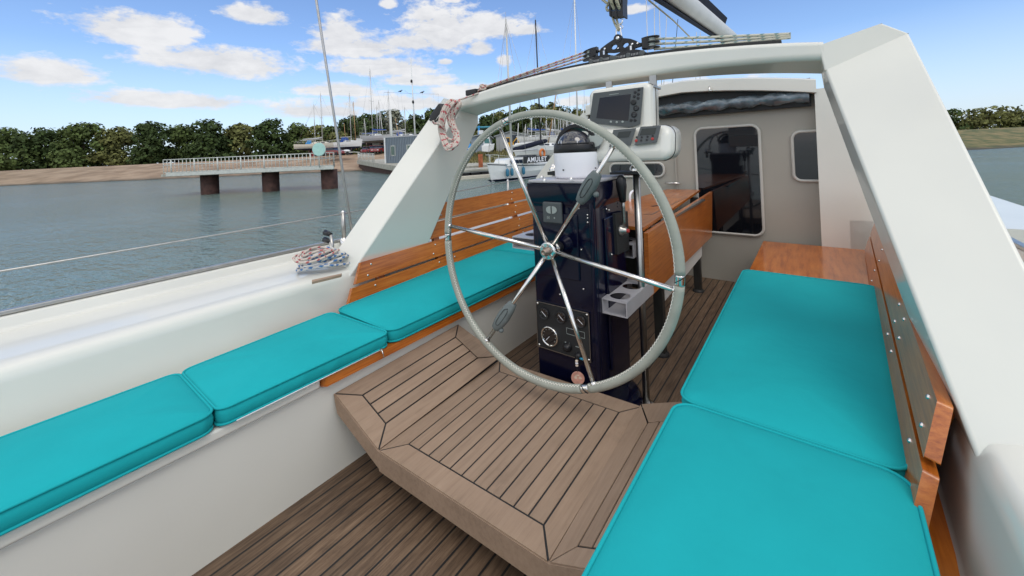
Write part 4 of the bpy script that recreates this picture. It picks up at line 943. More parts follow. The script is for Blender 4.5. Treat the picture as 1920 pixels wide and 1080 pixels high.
# windows and door
def win(x0, x1, z0, z1, r=.04, name='window'):
    cx_, cz_ = (x0+x1)/2, (z0+z1)/2
    f = MB().tube([V(cx_+a, Y0-.008, cz_+bb) for a, bb in rrect(x1-x0, z1-z0, r, 5)], .011, 8, closed=True).build(name, STEELB if 0 else GELS, ph)
    MB().loft([[V(cx_+a, Y0-.012, cz_+bb) for a, bb in rrect(x1-x0, z1-z0, r, 5)], [V(cx_+a, Y0+.0, cz_+bb) for a, bb in rrect(x1-x0, z1-z0, r, 5)]]).build('pane', GLASSD, f)
win(-1.52, -1.03, 1.625, 1.745, .05); win(-.77, -.32, 1.18, 2.02, .06, 'door_window'); win(-.12, .30, 1.60, 1.95, .05)
MB().box((-.93, Y0-.006, 1.55), (.012, .012, 1.0)).build('wall_joint', CABW, ph)
h = MB(); h.tube([V(-1.02, Y0-.03, 1.572), V(-.90, Y0-.03, 1.572)], .008, 8)
h.build('catch', STEEL, ph)
b = MB(); b.tube([V(-.62, Y0-.14, 2.335), V(-.62, Y0-.15, 2.30), V(-.60, Y0-.14, 2.30)], .006, 8); b.build('roof_hook', STEEL, ph)
# raked side moulding that carries the roof (the white wedge behind the compass)
for f in (lambda x: x, mx):
    a = [V(f(-2.31), Y0-.1, 1.36), V(f(-2.31), Y0-.1, 1.605), V(f(-1.76), Y0-.1, 2.30), V(f(-1.62), Y0-.1, 2.30), V(f(-1.62), Y0-.1, 1.36)]
    zl_ = 1.30 if f is not mx else .9; a = [V(f(-2.30), Y0-.1, zl_), V(f(-2.30), Y0-.1, 1.615), V(f(-1.735), Y0-.1, 2.235), V(f(-1.68), Y0-.1, 2.235), V(f(-1.68), Y0-.1, zl_)]
    MB().loft([a, [p+V(0, .10, 0) for p in a]]).build('side_moulding', GEL, ph, bevel=.01)
b = MB(); b.box((CX+1.5, 4.6, 1.25), (1.0, 2.4, .2)); b.build('side_deck', GEL, ph)
b = MB(); b.box((CX-1.3, 4.6, 1.25), (.5, 2.4, .2)); b.build('side_deck', GEL, ph)

# ------------------------------------------------------------------ boom
bm_ = thing('boom', 'white boom with a navy sail cover passing overhead at the top right', 'boom', (-.83, 3.0, 2.9))
p0, p1 = V(-.83, 2.45, 2.985), V(-.83, 6.2, 3.28)
bl = MB(); d = (p1-p0).normalized(); up_v = V(0, -d.z, d.y)
def sec(p, pts): return [p+V(a, 0, 0)+up_v*b2 for a, b2 in pts]
ov = [(.065*math.cos(2*PI*i/16), .09*math.sin(2*PI*i/16)+.04) for i in range(16)]
bl.loft([sec(p0, ov), sec(p1, ov)], smooth=True).build('spar', SAILW, bm_)
cv = MB(); cs = [(-.075, .02), (-.10, .20), (-.04, .33), (.04, .33), (.10, .20), (.085, .06), (.082, .02), (.10, -.06), (.03, -.11), (-.05, -.09), (-.085, -.02)]
cv.loft([sec(p0+d*.0, cs), sec(p1, cs)]); 
cvv = MB(); cs2 = [(-.07, -.055), (-.088, .02), (-.11, .18), (-.05, .34), (-.045, .33), (-.10, .18), (-.078, .02), (-.062, -.05), (.0, -.075), (.0, -.085)]
cvv.loft([sec(p0+d*.02, cs2), sec(p1, cs2)]).build('sail_cover', NAVYC, bm_)
MB().loft([sec(p0-d*.03, ov), sec(p0+d*.02, [(a*1.04, (b2-.04)*1.04+.04) for a, b2 in ov])]).build('end_cap', BLACKP, bm_)
ru = MB(); ru.tube([U(1216, 0, 0, -.86), U(1262, 38, 0, -.88), U(1300, 76, 0, -.9)], .006, 8)
tag(ru.build('topping_line', ROPEC), 'cream line slanting down beside the boom at the top right', 'rope')

# ------------------------------------------------------------------ port side rigging and rails
sa, sb = U(596, 20, 0, -2.3), U(655.5, 406, 0, -2.3)
tag(MB().tube([sb+(sa-sb)*5, sb, sb-(sa-sb)*((sb.z-1.39)/(sa.z-sb.z))], .0075, 10).build('backstay', STEELB), 'bare wire stay slanting down past the boatyard at the left edge', 'stay')
def stanchion(px, py, lab):
    top = U(px, py, 0, -2.32); t = thing('stanchion', lab, 'stanchion', (top.x, top.y, 1.38), 'stanchions of the port guard rail')
    MB().cyl((top.x, top.y, 1.38), (top.x, top.y, top.z), .0125, 12).build('post', STEELB, t); MB().lathe((top.x, top.y, 1.385), (0, 0, 1), [(0, .03), (.012, .028), (.03, .016)], 14).build('base', STEEL, t)
    MB().lathe((top.x, top.y, top.z-.004), (0, 0, 1), [(0, .0125), (.006, .011), (.012, .004)], 12).build('cap', STEEL, t); return top
t1 = stanchion(643, 397, 'short stanchion behind the arch leg beside the stay'); t2 = stanchion(952, 338, 'stanchion seen through the wheel in front of the moored white yacht')
e1 = V(-2.32, -4.0, t1.z-.05); e2 = V(-2.32, 4.6, t2.z)
for yy, lb_ in ((-.45, 'stanchion of the port guard rail left of the stay'),):
    t = thing('stanchion', lb_, 'stanchion', (-2.32, yy, 1.38), 'stanchions of the port guard rail'); MB().cyl((-2.32, yy, 1.38), (-2.32, yy, t1.z-.005), .0125, 12).build('post', STEELB, t); MB().lathe((-2.32, yy, 1.385), (0, 0, 1), [(0, .03), (.012, .028), (.03, .016)], 14).build('base', STEEL, t)
tag(MB().tube([e1, t1-V(0, 0, .012), t2-V(0, 0, .012), e2], .004, 8).build('guard_wire', STEELB), 'upper guard wire strung along the port side', 'guard wire')
lo1 = V(0, 0, -.12)
# coil of mixed rope on the coaming
cr = MB(); rn = random.Random(9); ccn = V(-2.0, 1.005, 1.365)
for i in range(7):
    r = .105-.010*i; ph_ = rn.uniform(0, 6); pts = [ccn+V(r*1.05*math.cos(a)+rn.uniform(-.004, .004), r*1.5*math.sin(a)*.8, .010+.011*(i % 3)+.012*math.sin(2*a+ph_)+.010*i*.6) for a in [2*PI*k/16 for k in range(16)]]
    cr.tube(spline(pts, 4, closed=True), .0068, 8, closed=True)
tag(cr.build('rope_coil', ROPEB, org=ccn), 'flat coil of blue and white rope on the port coaming', 'rope coil')
cr = MB()
for i in range(3):
    r = .075-.014*i; pts = [ccn+V(.03+r*math.cos(a), -.05+r*1.4*math.sin(a), .065+.010*i+.010*math.sin(2*a+i)) for a in [2*PI*k/14 for k in range(14)]]
    cr.tube(spline(pts, 4, closed=True), .0062, 8, closed=True)
tag(cr.build('rope_coil', ROPER, org=ccn+V(.03, -.05, .06)), 'small coil of red flecked rope on top of the blue rope coil', 'rope coil')
# rope clutch handles left of the leg
wt = thing('deck_cleat', 'pair of black ended fittings outboard of the arch leg foot', 'deck fitting', (-2.2, 1.15, 1.35))
for (x, y) in ((607, 436), (606, 449)):
    p = U(x+3, y, 0, -2.18); q_ = U(x+18, y+6, 0, -2.10)
    MB().tube([p, lerp(p, q_, .7)], .014, 12, radii=[.016, .011]).build('horn', BLACKP, wt); MB().tube([lerp(p, q_, .7), V(q_.x, q_.y, 1.345)], .009, 10).build('bracket', STEELB, wt)
# white coaming lid under the coils (wooden strip)
cq = [U(x, y, 2, 1.358) for x, y in ((585, 529), (641, 516.5), (640, 519.5), (585, 533))]
tag(MB().loft([cq, [p+V(0, 0, .010) for p in cq]]).build('chafe_strip', TEAK), 'thin wooden strip on the port coaming beside the rope coils', 'wood strip')
# ================================================================== THE SURROUNDINGS
def flat(v): return V(v.x, v.y, 0)
RH = flat(AR).normalized(); FH = flat(AF).normalized()
def G(px, dist, z=0.0):
    """ground point on the vertical plane through picture column px, dist metres ahead"""
    p = CAM+FH*dist+RH*((px-960)/FPX*dist); 
    for _ in range(3):                                  # follow the camera's slight roll
        v = p-CAM; a = 960+FPX*v.dot(AR)/v.dot(AF); p = p+RH*((px-a)/FPX*dist)
    return V(p.x, p.y, z)
def ZY(px, py, dist): p = D(px, py, dist); return p.z

# water
wm = bpy.data.materials.new('water'); wm.use_nodes = True; nt = wm.node_tree; N = nt.nodes; L = nt.links; b = N['Principled BSDF']
b.inputs['Base Color'].default_value = (.095, .155, .145, 1); b.inputs['Roughness'].default_value = .10; b.inputs['IOR'].default_value = 1.33
g = N.new('ShaderNodeNewGeometry'); mp = N.new('ShaderNodeMapping'); mp.inputs['Rotation'].default_value = (0, 0, .5); mp.inputs['Scale'].default_value = (1, 2.4, 1); L.new(g.outputs['Position'], mp.inputs[0])
hs_ = []
for s, a in ((.9, .55), (3.2, .35), (9.0, .12)):
    n = N.new('ShaderNodeTexNoise'); n.inputs['Scale'].default_value = s; n.inputs['Detail'].default_value = 3; L.new(mp.outputs[0], n.inputs['Vector'])
    k = N.new('ShaderNodeMath'); k.operation = 'MULTIPLY'; k.inputs[1].default_value = a; L.new(n.outputs[0], k.inputs[0]); hs_.append(k)
ad = N.new('ShaderNodeMath'); ad.operation = 'ADD'; L.new(hs_[0].outputs[0], ad.inputs[0]); L.new(hs_[1].outputs[0], ad.inputs[1])
ad2 = N.new('ShaderNodeMath'); ad2.operation = 'ADD'; L.new(ad.outputs[0], ad2.inputs[0]); L.new(hs_[2].outputs[0], ad2.inputs[1])
bp = N.new('ShaderNodeBump'); bp.inputs['Strength'].default_value = 1.0; bp.inputs['Distance'].default_value = .24; L.new(ad2.outputs[0], bp.inputs['Height']); L.new(bp.outputs[0], b.inputs['Normal'])
wn_ = N.new('ShaderNodeTexNoise'); wn_.inputs['Scale'].default_value = .07; wn_.inputs['Detail'].default_value = 4; L.new(mp.outputs[0], wn_.inputs['Vector']); wr_ = N.new('ShaderNodeMapRange'); wr_.inputs[1].default_value = .38; wr_.inputs[2].default_value = .62; wr_.inputs[3].default_value = .55; wr_.inputs[4].default_value = 1.25; L.new(wn_.outputs[0], wr_.inputs[0]); L.new(wr_.outputs[0], bp.inputs['Strength'])
wc_ = N.new('ShaderNodeMixRGB'); L.new(wn_.outputs[0], wc_.inputs[0]); wc_.inputs[1].default_value = (.10, .17, .15, 1); wc_.inputs[2].default_value = (.16, .22, .20, 1); L.new(wc_.outputs[0], b.inputs['Base Color'])
wq = MB(); wq.add([(-900, -900, 0), (900, -900, 0), (900, 900, 0), (-900, 900, 0)], [(0, 1, 2, 3)]); struct(wq.build('water', wm))

# land all round the harbour as one sheet: px column -> waterline distance, bank top distance and height
def land_mat():
    m_ = bpy.data.materials.new('foreshore'); m_.use_nodes = True; nt = m_.node_tree; N = nt.nodes; L = nt.links; b = N['Principled BSDF']; b.inputs['Roughness'].default_value = .95
    g = N.new('ShaderNodeNewGeometry'); 
    def noise(s, d=6):
        n = N.new('ShaderNodeTexNoise'); n.inputs['Scale'].default_value = s; n.inputs['Detail'].default_value = d; L.new(g.outputs['Position'], n.inputs['Vector']); return n.outputs[0]
    at = N.new('ShaderNodeAttribute'); at.attribute_name = 'grassy'
    def ramp(src, a, b_, lo=.38, hi=.62):
        r = N.new('ShaderNodeValToRGB'); r.color_ramp.elements[0].position = lo; r.color_ramp.elements[1].position = hi; r.color_ramp.elements[0].color = (*a, 1); r.color_ramp.elements[1].color = (*b_, 1); L.new(src, r.inputs[0]); return r.outputs[0]
    sand = ramp(noise(.35, 8), (.23, .155, .10), (.36, .26, .18)); grass = ramp(noise(.9, 8), (.065, .085, .025), (.21, .165, .07))
    mx_ = N.new('ShaderNodeMixRGB'); L.new(at.outputs['Fac'], mx_.inputs[0]); L.new(sand, mx_.inputs[1]); L.new(grass, mx_.inputs[2])
    sp = N.new('ShaderNodeSeparateXYZ'); L.new(g.outputs['Position'], sp.inputs[0]); ad = N.new('ShaderNodeMath'); ad.operation = 'ADD'; L.new(sp.outputs[2], ad.inputs[0])
    nn = N.new('ShaderNodeMath'); nn.operation = 'MULTIPLY'; nn.inputs[1].default_value = .5; L.new(noise(.5, 4), nn.inputs[0]); L.new(nn.outputs[0], ad.inputs[1])
    mr = N.new('ShaderNodeMapRange'); mr.inputs[1].default_value = .25; mr.inputs[2].default_value = .6; mr.inputs[3].default_value = 1; mr.inputs[4].default_value = 0; L.new(ad.outputs[0], mr.inputs[0])
    wet = N.new('ShaderNodeMixRGB'); L.new(mr.outputs[0], wet.inputs[0]); L.new(mx_.outputs[0], wet.inputs[1]); wet.inputs[2].default_value = (.055, .05, .035, 1); L.new(wet.outputs[0], b.inputs['Base Color'])
    return m_
prof = [(-2600, 60, 78, 2.4, 1), (-900, 58, 76, 2.5, .8), (0, 62, 80, 2.6, .2), (400, 60, 80, 2.7, 0), (560, 60, 78, 2.7, 0), (700, 58, 76, 2.7, 0), (765, 58, 74, 2.6, .2), (820, 46, 58, 2.1, .8), (860, 37, 48, 1.9, 1), (960, 36, 47, 1.9, 1), (1060, 36, 46, 1.9, 1), (1316, 38, 48, 2.0, 1), (1900, 40, 55, 2.2, 1), (4000, 50, 70, 2.4, 1)]
vs, fs, gr_ = [], [], []
cols_ = []
for (a, b2) in zip(prof, prof[1:]):
    for k in range(8): cols_.append([lerp(a[i], b2[i], k/8) for i in range(5)])
cols_.append(list(prof[-1]))
rn = random.Random(2)
def azr(px): d = ray(px, CYP) if True else None; return math.atan((px-960)/FPX)
for c in cols_:
    th_ = math.atan((c[0]-960)/FPX); dr = FH*math.cos(th_)+RH*math.sin(th_); k = 1/math.cos(th_) if c[0] > -400 and c[0] < 2300 else 2.0
    k = min(k, 2.0); j = rn.uniform(-.6, .6)
    for (r_, z) in ((c[1]-6, -1.2), (c[1]+j, -.02), ((c[1]*.6+c[2]*.4)+j, c[3]*.42+rn.uniform(-.06, .06)), (c[2]+j, c[3]-.05+rn.uniform(-.05, .05)), (c[2]+6, c[3]), (c[2]+60, c[3]+.1), (700, 4)):
        p = dr*(r_*k); vs.append(V(p.x, p.y, z)); gr_.append(c[4])
n7 = 7
for i in range(len(cols_)-1):
    for j in range(n7-1): fs.append((i*n7+j, (i+1)*n7+j, (i+1)*n7+j+1, i*n7+j+1))
lm = MB().add(vs, fs); lo = lm.build('ground', land_mat(), org=(0, 0, 0)); struct(lo)
at = lo.data.attributes.new('grassy', 'FLOAT', 'POINT')
for i, v in enumerate(gr_): at.data[i].value = v

CONC = mat('concrete', (.36, .35, .30), .85, var=.25, vs=3, bump=.3, bs=20)
RUST = mat('rusty_steel', (.055, .026, .020), .8, var=.5, vs=3)
RUSTO = mat('rusty_pile', (.30, .09, .035), .85, var=.4, vs=4)
GALV = mat('galvanised', (.55, .57, .53), .5, .1, var=.1)
HULLW = mat('hull_white', (.72, .73, .72), .3, var=.04, coat=.3)
HULLC = mat('hull_cream', (.60, .56, .47), .35, var=.05)
HULLG = mat('hull_grey', (.42, .43, .44), .35, var=.06)
ANTI = mat('antifoul_navy', (.012, .02, .05), .7, var=.2); ANTR = mat('antifoul_red', (.25, .03, .03), .7, var=.2); ANTG = mat('antifoul_grey', (.20, .21, .17), .7, var=.2)
ALM = mat('mast_alloy', (.55, .55, .53), .45, .3, var=.05); ALB = mat('mast_black', (.012, .012, .014), .4); ALWD = mat('mast_wood', (.42, .25, .12), .5, var=.1)
BLUEC = mat('blue_cover', (.02, .07, .28), .8, var=.2, vs=3); BLUEL = mat('light_blue_cover', (.03, .22, .50), .8, var=.15, vs=3)
BLKG = mat('window_dark', (.02, .03, .05), .15)

# ------------------------------------------------------------------ trees
LEAFS = [mat('leaf_dark', (.045, .070, .022), .8, var=.35, vs=.6, island=.45, spec=.2), mat('leaf_mid', (.080, .112, .034), .8, var=.35, vs=.6, island=.45, spec=.2), mat('leaf_olive', (.135, .142, .048), .8, var=.35, vs=.6, island=.45, spec=.2), mat('leaf_pale', (.22, .23, .17), .8, var=.35, vs=.6, island=.4, spec=.2)]
BARK = mat('bark', (.10, .075, .05), .9, var=.3, vs=4)
def tree(px, dist, topy, wpx, kind, label, seed, zb=2.6, base=.18):
    rn = random.Random(seed); p = G(px, dist, zb-.1); H = ZY(px, topy, dist)-zb; Wd = wpx/FPX*dist/2
    t = thing('broadleaf_tree', label, 'tree', tuple(p), 'trees behind the boatyard')
    tk = MB(); tp = p+V(rn.uniform(-.3, .3), rn.uniform(-.3, .3), H*.6); tk.tube([p, lerp(p, tp, .5)+V(rn.uniform(-.2, .2), 0, 0), tp], .3, 8, radii=[.34, .24, .1])
    for k in range(5):
        a = rn.uniform(0, 6.28); q = lerp(p, tp, rn.uniform(.35, .8)); tk.tube([q, q+V(math.cos(a)*Wd*.5, math.sin(a)*Wd*.5, H*.22)], .1, 6, radii=[.12, .04])
    tk.build('trunk', BARK, t)
    lobes = []
    for k in range(19):
        a = rn.uniform(0, 6.28); hh = rn.uniform(.10, .88); rr = Wd*.78*(1-max(0, hh-.42)*1.25)*rn.uniform(.3, 1)
        lobes.append((p+V(math.cos(a)*rr, math.sin(a)*rr, H*hh), Wd*rn.uniform(.30, .50), H*rn.uniform(.12, .19)))
    lobes.append((p+V(0, 0, H*.86), Wd*.42, H*.14)); lobes.append((p+V(0, 0, H*.3), Wd*.8, H*.28)); lobes += [(p+V(rn.uniform(-.9, .9)*Wd, rn.uniform(-.5, .5)*Wd, H*.10), Wd*.55, H*.13) for _ in range(3)]
    cr = MB(); n = int(min(4200, 300+Wd*H*48)); s0 = max(.16, .0040*dist)
    for k in range(n):
        c, rw, rh = lobes[rn.randrange(len(lobes))]; v = V(rn.gauss(0, 1), rn.gauss(0, 1), rn.gauss(0, 1)).normalized()*(rn.uniform(.25, 1)**.45)*rn.uniform(.9, 1.12)
        q = c+V(v.x*rw, v.y*rw, v.z*rh); s = s0*rn.uniform(.6, 1.5); nrm = (v+V(rn.uniform(-.7, .7), rn.uniform(-.7, .7), rn.uniform(-.3, .9))).normalized(); u_ = nrm.orthogonal().normalized(); w2 = nrm.cross(u_)
        a = rn.uniform(0, 6.28); u2, w3 = u_*math.cos(a)+w2*math.sin(a), w2*math.cos(a)-u_*math.sin(a)
        cr.add([q+u2*s, q+w3*s*.7, q-u2*s*.8, q-w3*s*.6], [(0, 1, 2, 3)])
    cr.build('crown', LEAFS[kind], t)
kinds = ['dark green', 'mid green', 'olive green', 'pale silvery']
tl_ = [  # px, dist, top y, width, kind, zb
 (598, 118, 233, 60, 2), (622, 112, 234, 44, 1), (650, 110, 222, 46, 0), (668, 120, 216, 44, 1), (690, 108, 212, 50, 0), (712, 118, 214, 44, 1), (722, 106, 206, 44, 0), (744, 100, 203, 40, 3), (765, 112, 224, 40, 1), (788, 112, 214, 44, 0), (812, 104, 203, 44, 1), (840, 112, 206, 48, 0),
 (868, 104, 212, 44, 1), (892, 96, 228, 46, 2), (916, 92, 216, 46, 0), (938, 100, 208, 44, 2), (962, 96, 205, 44, 0), (985, 104, 198, 50, 1), (1010, 100, 192, 46, 2), (1036, 98, 192, 52, 2), (1062, 102, 197, 44, 0), (1088, 98, 202, 40, 2), (1110, 104, 204, 44, 0), (1140, 100, 200, 50, 1),
 (1004, 92, 222, 46, 0), (1046, 90, 224, 46, 0), (940, 90, 232, 50, 0), (700, 100, 235, 60, 0), (640, 102, 244, 50, 2), (775, 98, 240, 50, 0),
 (560, 116, 228, 56, 1), (510, 112, 222, 60, 0), (455, 120, 230, 60, 2), (400, 112, 224, 62, 0), (345, 118, 232, 62, 1), (285, 112, 226, 70, 0), (225, 116, 236, 66, 2), (160, 112, 230, 72, 1), (90, 112, 236, 80, 0), (15, 108, 240, 90, 1), (-60, 108, 240, 90, 0),
 (1640, 90, 214, 90, 1), (1740, 92, 206, 100, 0), (1850, 90, 200, 110, 2), (1960, 88, 196, 120, 0), (1560, 96, 214, 90, 2)]
plc = {}
for i, (px, dist, ty, wp2, kd) in enumerate(tl_):
    zb = 2.7 if px < 800 else 2.0
    where = ('in the left wood behind the boats ashore' if px < 800 else 'behind the sheds seen under the arch' if px < 985 else 'on the skyline behind the forest of masts')
    order = sum(1 for q in tl_[:i] if (q[0] < 800) == (px < 800))
    lean = ['broad', 'round topped', 'low spreading', 'tall', 'bushy'][i % 5]
    near = {598: 'over the pier lifebuoy', 622: 'behind the red cars', 650: 'left of the tallest yard mast', 668: 'just left of the tallest yard mast', 690: 'behind the tallest yard mast', 712: 'behind the grey yacht ashore', 722: 'behind the lamp post', 744: 'beside the lamp post', 765: 'behind the mast with the long yard', 788: 'in the gap above the arch leg', 812: 'rising highest beside the rope clutch', 840: 'hidden partly by the arch shoulder', 868: 'just inside the arch leg', 892: 'above the blue crane bar', 916: 'above the white cruiser', 938: 'above the wheel rim joint', 962: 'behind the grey spar of the named yacht', 985: 'left of the black mast', 1010: 'behind the black mast', 1036: 'right of the black mast', 1062: 'left of the tall white mast', 1088: 'right of the tall white mast', 1110: 'behind the instrument pod edge', 1140: 'hidden behind the instrument pod', 1004: 'in front row at the black mast foot', 1046: 'in front row behind the thin masts', 940: 'low in front above the long shed', 700: 'low in front of the left wood', 640: 'low over the white yacht ashore', 775: 'low above the blue grey cabin'}.get(px, 'on the shore, '+['first', 'second', 'third', 'fourth', 'fifth', 'sixth', 'seventh', 'eighth', 'ninth', 'tenth', 'eleventh', 'twelfth', 'thirteenth', 'fourteenth', 'fifteenth', 'sixteenth', 'seventeenth', 'eighteenth', 'nineteenth', 'twentieth'][max(0, i-30) if px < 600 else max(0, i-41)]+(' leftwards from the stay' if px < 600 else ' to the right of the pilothouse'))
    tree(px, dist, ty, wp2*1.35, kd, '%s %s tree %s' % (lean, kinds[kd], near), 100+i, zb)

# ------------------------------------------------------------------ yachts
def yacht(name, label, px, dist, L_, ang, z0, hull=HULLW, anti=None, ashore=False, mast=(None, ALM, 0), beam=.32, fb=1.05, cabin=True, stripe=None, cover=None, group=None, mx_off=.42, spread=True, boomc=None, low=1.0, rail=True, cab=(.30, .36, .62), ch=1.0):
    """px,dist: bow position; ang: direction of travel of bow, 0 = to picture right, 90 = away"""
    bow = G(px, dist, z0); a = math.radians(ang); h = RH*math.cos(a)+FH*math.sin(a); sd_ = V(-h.y, h.x, 0); B = L_*beam/2
    t = thing(name, label, 'yacht', tuple(bow-h*L_/2), group)
    def P(u, s, z): return bow-h*(u*L_)+sd_*s+V(0, 0, z)
    S = []
    for i in range(13):
        u = i/12; b_ = B*(math.sin(min(1, (u*1.25)**.8)*PI/2)**1.0)*(1-.25*max(0, u-.6)/.4); b_ = max(b_, .03); zs = fb*(1.12-.30*math.sin(PI*min(1, u*1.0)*.75)+.02*u); zk = -.38*math.sin(PI*min(1, max(0, (u-.06)/.94))**.9) if u > .06 else -.02+fb*.0
        ov = .07*(1-zs*0)*L_ if u == 0 else 0
        ring = []
        for (fs2, fz) in ((1, 1), (.97, .55), (.80, .12), (.42, -.55), (0, -1), (-.42, -.55), (-.80, .12), (-.97, .55), (-1, 1)):
            z = zs*fz if fz > 0 else -zk*fz if zk < 0 else 0
            sh_ = .05*L_*(1-max(0, fz))*(1-u)**3
            ring.append(P(u+sh_/L_, fs2*b_, z if fz > 0 else fz*abs(zk)))
        S.append(ring)
    m = MB(); m.loft(S, caps=True, smooth=False); m.build('hull', hull, t, bevel=0)
    hb = MB()
    if anti is not None:
        S2 = [[(c := (r[4]*.0+p)) + (p-(lerp(r[0], r[8], .5)*1)).normalized()*.0 for p in r] for r in S]
        S3 = []
        for r in S:
            cen = lerp(r[0], r[8], .5); S3.append([V(cen.x, cen.y, z0)+(V(p.x, p.y, min(p.z, z0+fb*.13))-V(cen.x, cen.y, z0))*1.012 for p in r])
        hb.loft(S3, caps=True); hb.build('antifouling', anti, t)
    if stripe is not None:
        st = MB()
        for sgn in (0, 8):
            for r, r2 in zip(S, S[1:]):
                o = sd_*(.012 if sgn == 0 else -.012); a1 = lerp(r[sgn], r[1 if sgn == 0 else 7], stripe[1]); a2 = lerp(r2[sgn], r2[1 if sgn == 0 else 7], stripe[1]); b1 = lerp(r[sgn], r[1 if sgn == 0 else 7], stripe[2]); b2 = lerp(r2[sgn], r2[1 if sgn == 0 else 7], stripe[2])
                st.loft([[a1-o*.5, a2-o*.5, b2-o*.5, b1-o*.5], [a1+o, a2+o, b2+o, b1+o]])
        st.build('sheer_stripe', stripe[0], t)
    zd = fb*.86
    if cabin:
        c = MB(); lo, hi = [], []
        for (u, s) in ((cab[0], .35), (cab[1], .55), (cab[2], .66), (cab[2], -.66), (cab[1], -.55), (cab[0], -.35)): lo.append(P(u, s*B, zd)); hi.append(P(u+(.03 if u < cab[2] else -.005), s*B*.86, zd+.042*L_*ch*(.8 if u <= cab[0] else 1)))
        c.loft([lo, hi]); co_ = c.build('cabin', HULLW if hull is not HULLC else HULLC, t, bevel=.03)
        w_ = MB()
        for s in (1, -1):
            for (u0, u1) in [(lerp(cab[1], cab[2], p_), lerp(cab[1], cab[2], q_)) for p_, q_ in ((.03, .32), (.38, .64), (.74, .94))]:
                pts = [P(u0, s*B*(.545+.0), zd+.012*L_*ch), P(u1, s*B*(.61), zd+.012*L_*ch), P(u1, s*B*(.56), zd+.032*L_*ch), P(u0, s*B*(.50), zd+.032*L_*ch)]
                MB().loft([[p+sd_*s*.05 for p in pts], [p+sd_*s*.02 for p in pts]]).build('cabin_window', BLKG, co_)
    if ashore:
        k = MB(); k.loft([[P(.38, .12, -.25), P(.62, .12, -.25), P(.62, -.12, -.25), P(.38, -.12, -.25)], [P(.44, .08, -low), P(.62, .08, -low), P(.62, -.08, -low), P(.44, -.08, -low)]]); k.build('keel', anti or HULLG, t)
        for u in (.3, .68):
            for s in (1, -1): MB().tube([P(u, s*B*.75, -.05), P(u, s*B*1.15, -low)], .05, 6).build('stand', RUST, t)
    if rail:
        r = MB(); top = .55
        pts = [P(.10, B*.28, zd+top+.2), P(-.01, 0, zd+top+.25), P(.10, -B*.28, zd+top+.2)]; r.tube(spline(pts, 5), .018, 6)
        for u, s in ((.02, .06), (.10, .28), (.10, -.28)): r.tube([P(u, s*B, zd+.1), P(u, s*B, zd+top+.2)], .018, 6)
        for u in (.3, .5, .72, .9):
            for s in (1, -1): r.tube([P(u, s*B*.92, zd), P(u, s*B*.92, zd+top)], .014, 5)
        for s in (1, -1): r.tube([P(.10, s*B*.28, zd+top+.18)]+[P(u, s*B*.92, zd+top) for u in (.3, .5, .72, .9, .99)], .01, 5)
        r.tube([P(.99, B*.92, zd+top), P(.99, -B*.92, zd+top)], .018, 6); r.build('guard_rail', GALV, t)
    if mast[0] is not None:
        mp_ = P(mx_off, 0, zd); zt = mast[0]; mr_ = .055+.0035*L_
        mo = MB(); mo.tube([mp_, V(mp_.x, mp_.y, zt)], mr_, 8, radii=[mr_, mr_*.75]); mo = mo.build('mast', mast[1], t)
        hgt = zt-mp_.z; rg = MB()
        for s in (1, -1):
            pc = P(mx_off+.01, s*B*.92, zd); sp_ = V(mp_.x, mp_.y, mp_.z+hgt*.52)+sd_*s*B*.62; rg.tube([pc, sp_, V(mp_.x, mp_.y, zt-.2)], .014, 4)
            rg.tube([V(mp_.x, mp_.y, sp_.z), sp_], .025, 5)
        rg.tube([P(.0, 0, fb*1.05), V(mp_.x, mp_.y, zt-.1)], .016, 4); rg.tube([P(.99, 0, zd), V(mp_.x, mp_.y, zt-.05)], .012, 4)
        rg.tube([V(mp_.x, mp_.y, zt), V(mp_.x, mp_.y, zt+.5)], .012, 4); rg.build('rigging', STEELB, mo)
        bo = MB(); bz = mp_.z+.95; bo.tube([V(mp_.x, mp_.y, bz), P(min(.93, mx_off+.42), 0, bz-z0+.05)], .06, 8); bo.build('boom', ALM, t)
        if boomc is not None:
            c = MB(); e = P(min(.92, mx_off+.40), 0, bz-z0+.12); s = V(mp_.x, mp_.y, bz+.14); c.tube([s+V(0, 0, .25), lerp(s, e, .3)+V(0, 0, .05), e], .15, 8, radii=[.12, .17, .10]); c.build('boom_cover', boomc, t)
    if cover is not None:
        c = MB(); lo = [P(.60, B*.6, zd+.1), P(.78, B*.6, zd), P(.78, -B*.6, zd), P(.60, -B*.6, zd+.1)]; hi = [P(.61, B*.5, zd+.9), P(.70, B*.5, zd+.95), P(.70, -B*.5, zd+.95), P(.61, -B*.5, zd+.9)]
        c.loft([lo, hi]); c.build('spray_hood', cover, t, bevel=.06)
    return t, P

